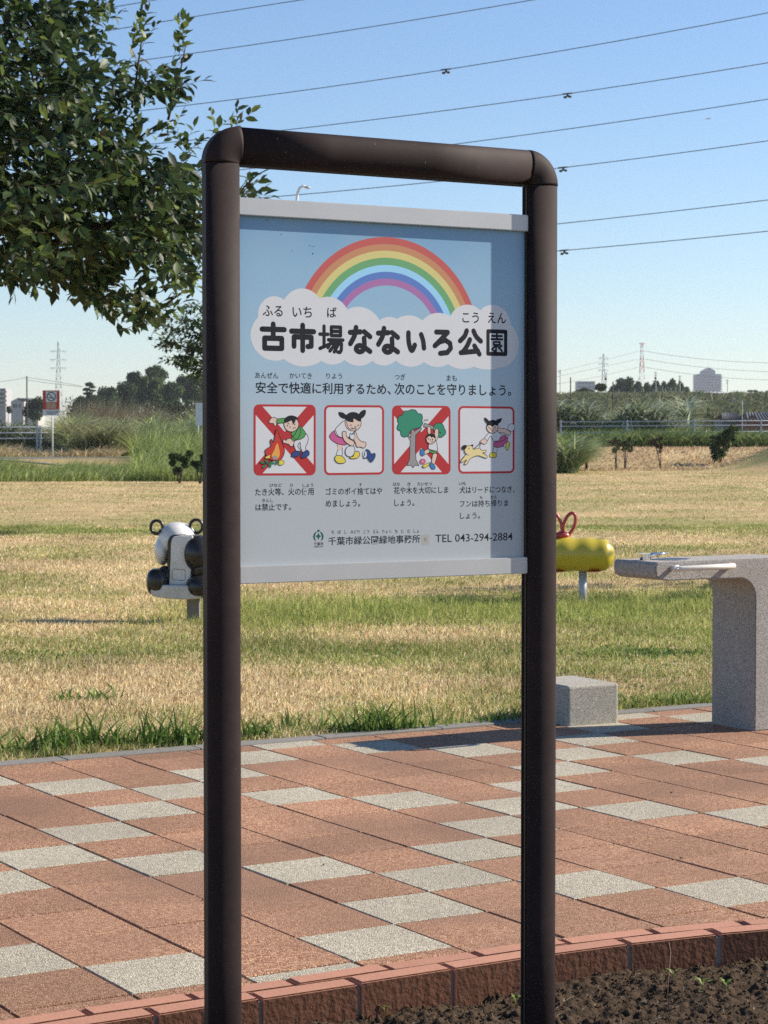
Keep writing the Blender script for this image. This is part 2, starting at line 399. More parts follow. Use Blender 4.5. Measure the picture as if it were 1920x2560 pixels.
# clods
V = []; Fc = []; base = np.array([[1, 0, 0], [-1, 0, 0], [0, 1, 0], [0, -1, 0], [0, 0, 1], [0, 0, -1]], float)
of = np.array([[0, 2, 4], [2, 1, 4], [1, 3, 4], [3, 0, 4], [2, 0, 5], [1, 2, 5], [3, 1, 5], [0, 3, 5]])
ca = rng.uniform(1.8, 4.4, 5200); cb = np.array([brick_edge(t) for t in ca]) - rng.uniform(.0, .75, 5200)
cx, cy = ca * CT - cb * ST, ca * ST + cb * CT; cz = soil_z(cx, cy); r_ = rng.uniform(.0015, .0048, 5200) * (1 + 2.2 * (rng.random(5200) > .96))
vv = base[None] * r_[:, None, None] * rng.uniform(.6, 1.3, (5200, 6, 3)) + np.stack([cx, cy, cz + .002], 1)[:, None]
tag(mesh_np('soil_clods', vv.reshape(-1, 3), (of[None] + 6 * np.arange(5200)[:, None, None]).reshape(-1, 3), M_soil), 'loose dark soil crumbs on the planting bed', 'soil', kind='stuff')

# blades: a tapered strip bent over, arrays of parameters in, one mesh out
def blades(name, x, y, z, h, wd, lean, az, col, m=M_blades, seg=2, tip=None, parent=None):
    n = len(x); t = np.linspace(0, 1, seg + 1)
    rows = []
    for k, tk in enumerate(t):
        ww = wd * (1 - tk ** 1.6) * .5
        bend = lean * h * tk ** 2; zz = z + h * (tk - .35 * lean * tk ** 2)
        bx = x + np.cos(az) * bend; by = y + np.sin(az) * bend
        px_, py_ = -np.sin(az + .9), np.cos(az + .9)
        if k < seg:
            rows.append(np.stack([bx - px_ * ww, by - py_ * ww, zz], 1)); rows.append(np.stack([bx + px_ * ww, by + py_ * ww, zz], 1))
        else: rows.append(np.stack([bx, by, zz], 1))
    nv = 2 * seg + 1; V = np.stack(rows, 1)
    f = []
    for k in range(seg - 1): f += [[2 * k, 2 * k + 1, 2 * k + 3], [2 * k, 2 * k + 3, 2 * k + 2]]
    f.append([2 * seg - 2, 2 * seg - 1, 2 * seg])
    Fc = (np.array(f)[None] + nv * np.arange(n)[:, None, None]).reshape(-1, 3)
    C = np.repeat(col[:, None, :], nv, 1)
    if tip is not None: C[:, -1] = C[:, -1] * (1 - tip) + np.array([.5, .42, .22]) * tip
    return mesh_np(name, V.reshape(-1, 3), Fc, m, C.reshape(-1, 3), parent=parent)

def view_field(n, d0, d1, pad=1.12, p=1.0, left=1.0, right=1.0):
    d = d0 + (d1 - d0) * rng.random(n) ** p; be = rng.uniform(-.182 * pad * left, .182 * pad * right, n); return be * d, d
def lawn(name, n, d0, d1, h, wd, lab, pw=1.0, pad=1.15):
    x, y = view_field(n, d0, d1, pad, pw); a, b = xy2ab(x, y); ok = (b > 8.075) & (y < edge(x, y) + 1)
    x, y = x[ok], y[ok]; n = len(x); g = green(x, y); isg = rng.random(n) < g * 1.05
    c = np.where(isg[:, None], GREEN[rng.integers(0, 4, n)], STRAW[rng.integers(0, 5, n)]) * rng.uniform(.7, 1.2, (n, 1)) * (.72 + .5 * vnoise(x * 1.3, y * .9, 41) )[:, None]
    hh = h * rng.uniform(.45, 1.3, n) * np.where(isg, 1.25, 1.0) * (.6 + .8 * vnoise(x * 3, y * 3, 12))
    lean = rng.uniform(.1, 1.5, n); flat = rng.random(n) < .25; lean = np.where(flat & ~isg, 2.4, lean); hh = np.where(flat & ~isg, hh * .45, hh)
    ww = wd * rng.uniform(.6, 1.4, n) * (1 + y / 22)
    return tag(blades(name, x, y, height(x, y) - .004, hh, ww, lean, rng.uniform(0, 6.283, n), c, seg=2), lab, 'grass', kind='stuff')
lawn('near_lawn_grass', 230000, 8.2, 15, .038, .0032, 'short scorched grass with some green blades right behind the paving', .9)
lawn('middle_lawn_grass', 250000, 14.8, 32, .034, .0036, 'dry straw coloured lawn around the two spring riders', .95)
lawn('far_lawn_grass', 200000, 31.5, 96, .034, .0045, 'pale mown lawn beyond the spring riders', .8)

# straw litter lying flat near the paving
n = 6000; x, y = view_field(n, 8.6, 12.5); a, b = xy2ab(x, y); ok = b > 8.12; x, y = x[ok], y[ok]; n = len(x); az = rng.uniform(0, 6.283, n)
c = np.tile(np.array([.56, .47, .29]), (n, 1)) * rng.uniform(.7, 1.15, (n, 1))
tag(blades('straw_litter', x, y, height(x, y) + .012, rng.uniform(.006, .03, n), rng.uniform(.003, .008, n), rng.uniform(3, 11, n), az, c), 'bleached cut grass lying on the near lawn', 'straw', kind='stuff')

# green tufts along the kerb
def tufts(name, specs, lab):
    X = []; Y = []; H = []; W = []; LE = []; AZ = []; C = []
    for (px, py, n, hh, spread) in specs:
        d = F * EYE / (py - 1098 + (14 if py > 1700 else 0)); p = at(px, py, d)
        for _ in range(n):
            X.append(p.x + random.gauss(0, spread)); Y.append(p.y + random.gauss(0, spread * .45)); H.append(hh * random.uniform(.4, 1.1)); W.append(random.uniform(.008, .016))
            LE.append(random.uniform(.15, 1.3)); AZ.append(random.uniform(0, 6.283)); C.append(np.array(random.choice(((.13, .22, .045), (.19, .29, .06), (.09, .16, .035)))) * random.uniform(.7, 1.2))
    X, Y = np.array(X), np.array(Y)
    tag(blades(name, X, Y, height(X, Y) - .005, np.array(H), np.array(W), np.array(LE), np.array(AZ), np.array(C), seg=4), lab, 'grass', kind='stuff')
sp = [(20, 1870, 22, .16, .06), (90, 1872, 45, .17, .09), (130, 1865, 25, .15, .06), (165, 1862, 40, .20, .06), (205, 1856, 38, .25, .05), (240, 1858, 30, .17, .07), (300, 1850, 30, .12, .07),
      (335, 1846, 26, .15, .05), (385, 1852, 42, .20, .07), (420, 1850, 36, .17, .06), (470, 1848, 40, .19, .06), (500, 1846, 30, .17, .06), (620, 1835, 35, .13, .06), (645, 1832, 25, .12, .05),
      (200, 1742, 30, .11, .08), (240, 1740, 26, .11, .07), (730, 1812, 14, .12, .04), (800, 1812, 26, .08, .07), (890, 1818, 40, .16, .06), (920, 1820, 45, .19, .07), (960, 1816, 45, .17, .08), (1000, 1815, 40, .18, .07), (1040, 1812, 36, .15, .06),
      (1150, 1800, 26, .08, .08), (1250, 1795, 26, .09, .07), (1300, 1780, 24, .08, .05), (1600, 1755, 26, .09, .06), (1680, 1748, 34, .10, .08), (1720, 1745, 36, .10, .07), (150, 1640, 60, .07, .25), (120, 1655, 40, .06, .2)]
tufts('kerb_grass_tufts', sp, 'taller green grass tufts growing along the dark kerb')
# low broad leaved weeds; their dark row paints a shadow line in the lawn
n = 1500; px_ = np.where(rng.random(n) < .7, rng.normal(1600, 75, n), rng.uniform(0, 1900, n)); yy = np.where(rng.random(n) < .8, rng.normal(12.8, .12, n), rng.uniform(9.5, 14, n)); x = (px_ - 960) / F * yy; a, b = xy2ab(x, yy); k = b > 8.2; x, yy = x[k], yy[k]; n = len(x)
tag(blades('weeds_shadow_row', x, yy, height(x, yy), rng.uniform(.015, .045, n), rng.uniform(.012, .026, n), rng.uniform(.5, 2, n), rng.uniform(0, 6.283, n), np.array([[.11, .20, .04], [.07, .13, .035], [.20, .30, .06]])[rng.integers(0, 3, n)], seg=2), 'low broad leaved weeds behind the granite block, their dark row painting a shadow line', 'weeds', kind='stuff')
# fine living grass in the green patch under the sign and round the fountain
n = 60000; x = rng.uniform(-2.6, 3.6, n); y = rng.uniform(13.6, 18.6, n); k = rng.random(n) < np.exp(-((y - 16.2 - .25 * (x - 1)) / 1.2) ** 2) * sstep((x + 2.3) / 1.6)
x, y = x[k], y[k]; n = len(x)
tag(blades('green_lawn_patch', x, y, height(x, y) - .004, rng.uniform(.04, .115, n), rng.uniform(.003, .006, n), rng.uniform(.1, 1.1, n), rng.uniform(0, 6.283, n), GREEN[rng.integers(0, 4, n)] * rng.uniform(.8, 1.3, (n, 1)), seg=3),
    'fresh green grass patch seen below the sign panel', 'grass', kind='stuff')

# bits on the soil
def litter(nm, lab, pts, rad, m, cat):
    bm = bmesh.new()
    for l in pts: tube(bm, l, rad, 5)
    return tag(from_bm(nm, bm, m), lab, cat)
M_straw = mat('dry_stalk', (.50, .40, .24), .8); M_twig = mat('twig', (.12, .07, .045), .9); M_sprout = mat('sprout', (.20, .30, .05), .5, trans=.3)
def sp3(px, py, dz=0):
    # foot of a sight line on the soil
    d = F * (EYE + .085) / (py - 1098); p = at(px, py, d); p.z = float(soil_z(np.array([p.x]), np.array([p.y]))[0]) + dz + .004; return p
litter('dry_grass_stalk', 'pale dry grass stalks lying against the edging bricks between the posts', [
    [sp3(778, 2540, .01), sp3(860, 2522, .02), sp3(960, 2512, .04), sp3(1000, 2500, .055), sp3(1040, 2482, .07)],
    [sp3(870, 2520, .02), sp3(920, 2505, .04), sp3(960, 2500, .05), sp3(945, 2508, .05), sp3(930, 2520, .02)],
    [sp3(890, 2520, .015), sp3(960, 2515, .03), sp3(1000, 2513, .02)], [sp3(820, 2555, .01), sp3(880, 2535, .02), sp3(930, 2525, .02)]], .0016, M_straw, 'dry stalk')
litter('dry_twig', 'thin forked twig standing up from the soil before the bricks', [[sp3(1668, 2500, .0), sp3(1672, 2480, .03), sp3(1676, 2462, .06), sp3(1672, 2450, .075)], [sp3(1664, 2450, .0), sp3(1650, 2430, .03), sp3(1640, 2405, .055)], [sp3(1668, 2455, 0), sp3(1684, 2478, .01)]], .0012, M_twig, 'twig')
litter('curved_root', 'thin curved root leaning on the brick face', [[sp3(1525, 2445, .0), sp3(1535, 2432, .02), sp3(1552, 2420, .035), sp3(1578, 2408, .05)]], .0010, M_twig, 'root')
def sprout(px, py, s, lab):
    p = sp3(px, py); bm = bmesh.new(); tube(bm, [p, p + Vector((0, 0, s * .7))], .0012, 5)
    for k_ in range(4):
        az = k_ * 1.6 + random.random(); dv = Vector((math.cos(az), math.sin(az), 0)); sd = Vector((-dv.y, dv.x, 0)); q0 = p + Vector((0, 0, s * (.4 + .1 * k_)))
        q = [q0, q0 + dv * s * .4 + sd * s * .12 + Vector((0, 0, s * .35)), q0 + dv * s * .9 + Vector((0, 0, s * .45)), q0 + dv * s * .4 - sd * s * .12 + Vector((0, 0, s * .35))]
        bm.faces.new([bm.verts.new(v) for v in q])
    tag(from_bm('weed_sprout', bm, M_sprout), lab, 'sprout')
sprout(1288, 2530, .028, 'small yellow green sprout on the soil just left of the right post')
sprout(1682, 2470, .026, 'tiny green sprout beside the thin standing twig')
sprout(1757, 2500, .036, 'green sprout with a long arching leaf on the dark soil')
sprout(1815, 2498, .034, 'rightmost green sprout standing on the soil bed')
sprout(960, 2552, .024, 'small sprout below the pale dry stalks at the bottom edge')
n = 900; ca = rng.uniform(1.9, 4.3, n); cb = np.array([brick_edge(t) for t in ca]) - rng.uniform(.03, .7, n); x, y = ca * CT - cb * ST, ca * ST + cb * CT
c = np.array([[.5, .4, .25], [.3, .2, .11], [.6, .55, .45]])[rng.integers(0, 3, n)]
tag(blades('soil_litter', x, y, soil_z(x, y) + .006, rng.uniform(.003, .012, n), rng.uniform(.001, .003, n), rng.uniform(1, 6, n), rng.uniform(0, 6.283, n), c), 'bits of straw and chaff scattered on the dark soil', 'litter', kind='stuff')

n = 700; ca = rng.uniform(-2, 6.5, n); cb = B0 + 11.5 * T + .12 - np.abs(rng.normal(0, .10, n)); k = rng.random(n) < .9; x, y = ca * CT - cb * ST, ca * ST + cb * CT
tag(blades('straw_on_paving', x, y, np.full(n, .007), rng.uniform(.002, .006, n), rng.uniform(.002, .005, n), rng.uniform(3, 12, n), rng.uniform(0, 6.283, n), np.tile(np.array([.60, .50, .32]), (n, 1)) * rng.uniform(.6, 1.1, (n, 1))), 'scraps of cut straw blown onto the paving along the dark kerb', 'straw', kind='stuff')
n = 26; ca = rng.uniform(1, 6, n); cb = B0 + rng.integers(0, 11, n) * T + rng.normal(0, .05, n)
for k in range(6):
    a, b = ((3.15, 5.6), (5.2, 7.3), (4.15, 5.12), (1.9, 6.6), (2.62, 5.35), (4.9, 6.1))[k]; x, y = ab2xy(a, b)
    bm = bmesh.new(); bmesh.ops.create_icosphere(bm, subdivisions=1, radius=.0055)
    for v in bm.verts: v.co *= random.uniform(.6, 1.1); v.co.z *= .6
    o = from_bm('pebble', bm, M_kerb if k != 2 else M_soil); o.location = (x, y, .004)
    tag(o, ('tiny pebble on a red tile left of the middle of the paving', 'small pebble on the paving in front of the fountain', 'dark crumb of soil on the joint right of the right post', 'pebble on the paving near the kerb at left', 'speck of gravel on the red tiles between the posts', 'speck of gravel on the red tiles right of the right post')[k], 'pebble')
# ------------------------------------------------------------------ park notice sign
SA = R(29.5); SO = Vector((-.3337, 4.40, 0)); SW = .7925
sign = empty('notice_sign', SO, SA, 'tall brown tubular frame park sign with rainbow notice panel standing in the soil bed', 'sign')
tS = Vector((math.cos(SA), math.sin(SA), 0)); yS = Vector((-math.sin(SA), math.cos(SA), 0))
def q(px, py, yl=.010):
    """photo point -> (u, z) on the sign, on the plane yl behind its front"""
    v = at(px, py, 1.0) - Vector((0, 0, EYE)); o = Vector((0, 0, EYE)) - SO
    k = (yl - o.dot(yS)) / v.dot(yS); p = o + v * k
    return p.dot(tS), p.z
a_, e_, bd = .038, .0215, .023
PY = .010
def dprof(n=18, a=a_, e=e_):
    P = [(a * math.cos(math.pi * k / n), -e * math.sin(math.pi * k / n)) for k in range(n + 1)]       # +a ... -a round the front
    P += [(-a + .0018, .0004), (-a + .0018, bd), (a - .0018, bd), (a - .0018, .0004)]
    return P
ZB = 1.870                                  # underside of the top bar
def extr(name, prof, place, ts, mi=None):
    bm = bmesh.new(); rings = [[bm.verts.new(place(u, y, t)) for u, y in prof] for t in ts]
    n = len(prof)
    for r0, r1 in zip(rings, rings[1:]):
        for k in range(n):
            f = bm.faces.new((r0[k], r0[(k + 1) % n], r1[(k + 1) % n], r1[k])); f.smooth = k < n - 5
            f.material_index = 0 if k < n - 5 else 1
    bm.faces.new(rings[0][::-1]); bm.faces.new(rings[-1])
    bmesh.ops.recalc_face_normals(bm, faces=bm.faces[:])
    o = from_bm(name, bm, [M_brown, M_brown_dark], sign)
    return o
P_ = dprof()
extr('post', P_, lambda u, y, t: (u, y, t), [-.30, .2, .7, 1.2, ZB - .0008])
extr('post', P_, lambda u, y, t: (SW + u, y, t), [-.30, .2, .7, 1.2, ZB - .0008])
PE = dprof(18, a_ + .0007, e_ + .0009)
for cx, sg in ((a_, -1), (SW - a_, 1)):
    extr('corner_elbow', PE, lambda u, y, t: (cx + sg * (u + a_ + .0008) * math.cos(t), y, ZB + (u + a_ + .0008) * math.sin(t)), [math.pi / 2 * k / 14 for k in range(15)])
extr('top_bar', P_, lambda u, y, t: (t, y, ZB + .0008 + a_ + u), [a_ + .0012, .25, .5, SW - a_ - .0012])
# inner channels of the posts
for x0, sg in ((a_ - .0018, 1), (SW - a_ + .0018, -1)):
    bm = bmesh.new()
    for y0 in (.0035, .0180): box(bm, min(x0, x0 + sg * .0035), max(x0, x0 + sg * .0035), y0, y0 + .0035, -.28, ZB - .002)
    from_bm('inner_channel', bm, M_brown_dark, sign)
bm = bmesh.new()
for y0 in (.004, .018): box(bm, a_ + .004, SW - a_ - .004, y0, y0 + .003, ZB - .0035, ZB + .0015)
from_bm('inner_channel', bm, M_brown_dark, sign)
# rails and board
def rail(z0, z1):
    bm = bmesh.new(); box(bm, a_ - .001, SW - a_ + .0005, -.002, .020, z0, z1)
    bmesh.ops.bevel(bm, geom=bm.edges[:], offset=.0016, segments=2, affect='EDGES'); return from_bm('panel_rail', bm, M_alu, sign)
rail(1.7655, 1.802); rail(.9975, 1.0345)
def grad_mat():
    m = mat('printed_sky', (.5, .6, .7), .35, spec=.45); n, L = nodes(m); b = [x for x in n if x.type == 'BSDF_PRINCIPLED'][0]
    tc = [x for x in n if x.type == 'TEX_COORD'][0]; s = n.new('ShaderNodeSeparateXYZ'); L.new(tc.outputs['Object'], s.inputs[0])
    cr = n.new('ShaderNodeValToRGB'); mr = n.new('ShaderNodeMapRange'); mr.inputs[1].default_value = 1.03; mr.inputs[2].default_value = 1.77; L.new(s.outputs[2], mr.inputs[0]); L.new(mr.outputs[0], cr.inputs[0])
    els = [(0.0, (.41, .445, .475)), (.25, (.385, .435, .475)), (.45, (.37, .47, .56)), (.62, (.31, .47, .61)), (.85, (.24, .42, .60)), (1.0, (.16, .32, .52))]
    cr.color_ramp.elements[0].position, cr.color_ramp.elements[0].color = els[0][0], (*els[0][1], 1)
    cr.color_ramp.elements[1].position, cr.color_ramp.elements[1].color = els[-1][0], (*els[-1][1], 1)
    for p, c in els[1:-1]: cr.color_ramp.elements.new(p).color = (*c, 1)
    t = n.new('ShaderNodeTexNoise'); t.inputs['Scale'].default_value = 9; t.inputs['Detail'].default_value = 7; L.new(tc.outputs['Object'], t.inputs['Vector'])
    m2 = n.new('ShaderNodeMapRange'); m2.inputs[1].default_value = .4; m2.inputs[2].default_value = .8; m2.inputs[4].default_value = .16; L.new(t.outputs[0], m2.inputs[0])
    mx = n.new('ShaderNodeMixRGB'); mx.inputs[2].default_value = (.42, .45, .46, 1); L.new(m2.outputs[0], mx.inputs[0]); L.new(cr.outputs[0], mx.inputs[1]); L.new(mx.outputs[0], b.inputs['Base Color'])
    return m
M_print = grad_mat()
bm = bmesh.new(); box(bm, a_ - .001, SW - a_ - .003, PY, PY + .003, 1.034, 1.7665)
panel = from_bm('panel', bm, M_print, sign)

def ink(nm, c, rough=.6): return mat('ink_' + nm, c, rough, spec=.22, noise=(14, .14, tuple(min(1, x * .85 + .012) for x in c)))
I = {'white': ink('white', (.60, .62, .66)), 'black': ink('black', (.006, .008, .015)), 'red': ink('red', (.42, .028, .035)), 'r1': ink('rainbow_red', (.48, .105, .10)),
     'r2': ink('rainbow_orange', (.50, .24, .13)), 'r3': ink('rainbow_yellow', (.60, .54, .22)), 'r4': ink('rainbow_green', (.14, .36, .17)), 'r5': ink('rainbow_pale_blue', (.30, .60, .85)),
     'r6': ink('rainbow_blue', (.10, .20, .52)), 'r7': ink('rainbow_violet', (.36, .16, .38)), 'skin': ink('skin', (.66, .50, .43)), 'green': ink('green', (.08, .30, .09)),
     'navy': ink('navy', (.02, .06, .22)), 'yellow': ink('yellow', (.68, .56, .08)), 'pink': ink('pink', (.50, .10, .26)), 'tree': ink('tree_green', (.03, .24, .15)),
     'grey': ink('grey', (.28, .28, .29)), 'fire': ink('fire_red', (.50, .04, .03)), 'orange': ink('orange', (.70, .34, .08)), 'cream': ink('cream', (.72, .60, .30)), 'blue': ink('blue', (.04, .20, .48)),
     'leafg': ink('leaf_green', (.03, .16, .08)), 'sticker': ink('sticker_grey', (.38, .38, .36)), 'faint': ink('faint_grey', (.20, .20, .20)), 'emblem': ink('emblem_green', (.01, .10, .08))}
class Art:
    def __init__(s, lay0): s.v = []; s.f = []; s.m = []; s.ks = []; s.l = lay0; s.sub = 0
    def mi(s, k):
        if k not in s.ks: s.ks.append(k)
        return s.ks.index(k)
    def y(s): return PY - .00002 * s.l - .0000005 * s.sub
    def poly(s, uv, k):
        y = s.y(); b = len(s.v); s.v += [(u, y, z) for u, z in uv]
        for t in geometry.tessellate_polygon([[Vector((u, z, 0)) for u, z in uv]]):
            s.f.append([b + i for i in t]); s.m.append(s.mi(k))
    def fill(s, pts, k, smooth=False):
        if smooth: pts = spline(pts, True)
        s.l += 1; s.sub = 0; s.poly([q(*p) for p in pts], k)
    def line(s, pts, w, k, smooth=False, closed=False):
        """stroke of width w (photo px at the panel) with round joints"""
        if smooth: pts = spline(pts, closed)
        elif closed: pts = pts + [pts[0]]
        s.l += 1; s.sub = 0; s.stroke([q(*p) for p in pts], w * .00085 / 2, k)
    def stroke(s, P, r, k):
        P = [Vector(p) for p in P]
        for i in range(len(P)):
            if i < len(P) - 1:
                d = P[i + 1] - P[i]
                if d.length < 1e-7: continue
                n = Vector((-d.y, d.x)).normalized() * r; s.sub += 1
                s.poly([tuple(P[i] + n), tuple(P[i + 1] + n), tuple(P[i + 1] - n), tuple(P[i] - n)], k)
            s.sub += 1; s.poly([(P[i].x + r * math.cos(t * math.pi / 6), P[i].y + r * math.sin(t * math.pi / 6)) for t in range(12)], k)
        if s.sub > 35: s.sub = s.sub % 35
    def disc(s, c, rx, ry, k, n=28, rot=0): s.fill([(c[0] + rx * math.cos(2 * math.pi * i / n) * math.cos(rot) - ry * math.sin(2 * math.pi * i / n) * math.sin(rot), c[1] + rx * math.cos(2 * math.pi * i / n) * math.sin(rot) + ry * math.sin(2 * math.pi * i / n) * math.cos(rot)) for i in range(n)], k)
    def done(s, name, parent=None):
        me = bpy.data.meshes.new(name); me.from_pydata(s.v, [], s.f); me.polygons.foreach_set('material_index', s.m); me.update()
        bm = bmesh.new(); bm.from_mesh(me); bm.normal_update()
        for f in bm.faces:
            if f.normal.y > 0: f.normal_flip()
        bm.to_mesh(me); bm.free()
        return link(name, me, [I[k] for k in s.ks], parent or panel)
def spline(P, closed, n=6):
    P = [Vector(p) for p in P]; N = len(P); out = []
    for i in range(N if closed else N - 1):
        g = (lambda j: P[j % N]) if closed else (lambda j: P[max(0, min(N - 1, j))])
        p0, p1, p2, p3 = g(i - 1), g(i), g(i + 1), g(i + 2)
        for t in range(n):
            t /= n; out.append(tuple(.5 * ((2 * p1) + (p2 - p0) * t + (2 * p0 - 5 * p1 + 4 * p2 - p3) * t * t + (3 * p1 - p0 - 3 * p2 + p3) * t ** 3)))
    if not closed: out.append(tuple(P[-1]))
    return out
c2 = lambda x, y: (480 + x / 1.765, 280 + y / 1.765)
c7 = lambda x, y: (600 + x / 4.366, 560 + y / 4.366)
c8 = lambda x, y: (960 + x / 4.366, 560 + y / 4.366)
c3 = lambda x, y: (600 + x / 2.242, 880 + y / 2.242)
c4 = lambda x, y: (600 + x / 4.366, 980 + y / 4.366)
c5 = lambda x, y: (960 + x / 4.366, 980 + y / 4.366)
cb = lambda x, y: (600 + x / 2.242, 1180 + y / 2.242)
def circ3(a, b, c):
    ax, ay, bx, by, cx, cy = *a, *b, *c; d = 2 * (ax * (by - cy) + bx * (cy - ay) + cx * (ay - by))
    ux = ((ax * ax + ay * ay) * (by - cy) + (bx * bx + by * by) * (cy - ay) + (cx * cx + cy * cy) * (ay - by)) / d
    uy = ((ax * ax + ay * ay) * (cx - bx) + (bx * bx + by * by) * (ax - cx) + (cx * cx + cy * cy) * (bx - ax)) / d
    return ux, uy, math.hypot(ax - ux, ay - uy)
# rainbow: concentric bands
ux, uz, ro = circ3(q(*c7(708, 705)), q(*c2(860, 552)), q(*c8(960, 885)))
zt = [q(*c2(862, y))[1] for y in (552, 583, 612, 643, 675, 705, 735, 765)]
for k in range(7):
    r0 = ro - (zt[0] - zt[k]); r1 = ro - (zt[0] - zt[k + 1]); A = Art(2); n = 60
    ang = [math.pi * (-.02 + 1.04 * i / n) for i in range(n + 1)]
    A.sub = 0
    A.poly([(ux + r0 * math.cos(t), uz + r0 * math.sin(t)) for t in ang] + [(ux + r1 * math.cos(t), uz + r1 * math.sin(t)) for t in ang[::-1]], 'r%d' % (k + 1)); A.done('rainbow_band')
# cloud
arcs = [(c7(197, 1020), c7(350, 790), c7(483, 828)), (c7(483, 828), c7(665, 703), c7(868, 815)), (c7(868, 815), c7(985, 795), c7(1172, 935)), (c7(1172, 935), c7(1320, 905), c7(1522, 1050)),
        (c7(1522, 1050), c7(1640, 1015), c8(143, 1035)), (c8(143, 1035), c8(270, 997), c8(420, 1052)), (c8(420, 1052), c8(580, 970), c8(722, 1010)), (c8(722, 1010), c8(905, 880), c8(1050, 943)), (c8(1050, 943), c8(1210, 885), c8(1385, 1100)),
        (c8(1385, 1100), c8(1472, 1310), c3(1450, 88)), (c3(1450, 88), c3(1375, 98), c3(1310, 82)), (c3(1310, 82), c3(1220, 93), c3(1165, 68)), (c3(1165, 68), c3(1090, 83), c3(1030, 57)), (c3(1030, 57), c3(940, 82), c3(872, 48)),
        (c3(872, 48), c3(805, 76), c3(740, 50)), (c3(740, 50), c3(665, 78), c3(585, 45)), (c3(585, 45), c3(520, 71), c3(455, 50)), (c3(455, 50), c3(345, 81), c3(245, 40)), (c3(245, 40), c3(110, 15), c7(112, 1220)), (c7(112, 1220), c7(135, 1110), c7(197, 1020))]
out = []
for A0_, B0_, C0_ in arcs:
    a, b, c = q(*A0_), q(*B0_), q(*C0_); x, y, r = circ3(a, b, c)
    t0 = math.atan2(a[1] - y, a[0] - x); t1 = math.atan2(b[1] - y, b[0] - x); t2 = math.atan2(c[1] - y, c[0] - x)
    d1 = (t1 - t0) % (2 * math.pi); d2 = (t2 - t0) % (2 * math.pi)
    span = d2 if d1 < d2 else d2 - 2 * math.pi
    out += [(x + r * math.cos(t0 + span * i / 12), y + r * math.sin(t0 + span * i / 12)) for i in range(12)]
A = Art(4); A.poly(out, 'white'); A.done('cloud_print')

# title, drawn as round-ended strokes on a 100 x 100 grid
G = {'fu': [[(2, 22), (98, 22)], [(50, 2), (50, 54)], [(13, 94), (13, 56), (87, 56), (87, 94), (13, 94)]],
 'shi': [[(2, 26), (98, 26)], [(50, 3), (50, 97)], [(13, 82), (13, 47), (87, 47), (87, 80), (72, 82)]],
 'ba': [[(3, 34), (36, 34)], [(20, 6), (20, 76)], [(3, 84), (38, 70)], [(50, 8), (88, 8), (88, 38), (50, 38), (50, 8)], [(50, 23), (88, 23)], [(38, 53), (98, 53)], [(54, 66), (92, 66), (91, 88), (86, 96), (76, 95)], [(52, 56), (36, 80)], [(66, 68), (44, 92)], [(79, 68), (62, 95)]],
 'na': [[(5, 24), (50, 21)], [(31, 5), (24, 36), (6, 66)], [(66, 20), (92, 38)], [(66, 44), (67, 72), (61, 90), (44, 95), (31, 86), (38, 74), (58, 74), (92, 93)]],
 'i': [[(10, 14), (11, 50), (20, 82), (30, 88), (42, 66)], [(74, 20), (84, 48), (88, 78)]],
 'ro': [[(14, 10), (72, 10), (40, 38), (6, 66), (30, 50), (60, 42), (84, 54), (88, 74), (70, 92), (34, 96)]],
 'kou': [[(34, 6), (24, 28), (5, 46)], [(64, 6), (76, 28), (96, 45)], [(48, 40), (34, 68), (16, 90)], [(8, 92), (84, 84)], [(68, 64), (90, 96)]]}
EN = [([(7, 6), (93, 6), (93, 95), (7, 95), (7, 6)], 7), ([(26, 24), (74, 24)], 4), ([(50, 16), (50, 36)], 4), ([(24, 37), (76, 37)], 4), ([(35, 48), (65, 48), (65, 59), (35, 59), (35, 48)], 3.6), ([(46, 60), (26, 78)], 3.6), ([(46, 66), (46, 86), (34, 82)], 3.6), ([(54, 64), (76, 84)], 3.6), ([(74, 62), (60, 72)], 3.6)]
chars = [('fu', 298, 418, 922, 1058), ('shi', 428, 548, 926, 1064), ('ba', 555, 674, 930, 1070), ('na', 684, 802, 934, 1072), ('na', 808, 924, 938, 1074), ('i', 938, 1042, 950, 1072), ('ro', 1058, 1160, 950, 1078), ('kou', 1170, 1286, 948, 1080), ('en', 1293, 1397, 952, 1080)]
def arcpath(P, smooth): return spline(P, False, 7) if smooth else P
for nm, x0, x1, y0, y1 in chars:
    A = Art(6); u0, z0 = q(*c2(x0, y0)); u1, _ = q(*c2(x1, y0)); _, z1 = q(*c2(x0, y1)); hw = .0058
    def tr(p, pad): return (u0 + pad + (u1 - u0 - 2 * pad) * p[0] / 100, z0 - pad - (z0 - z1 - 2 * pad) * p[1] / 100)
    if nm == 'en':
        for P, w_ in EN: A.stroke([tr(p, .004) for p in P], w_ * .00064, 'black')
    else:
        h_ = hw if nm != 'ba' else .0040
        for P in G[nm]: A.stroke([tr(p, h_ * .8) for p in arcpath(P, nm in ('na', 'i', 'kou') or (nm == 'ro' and False))], h_, 'black')
    A.done('title_character')
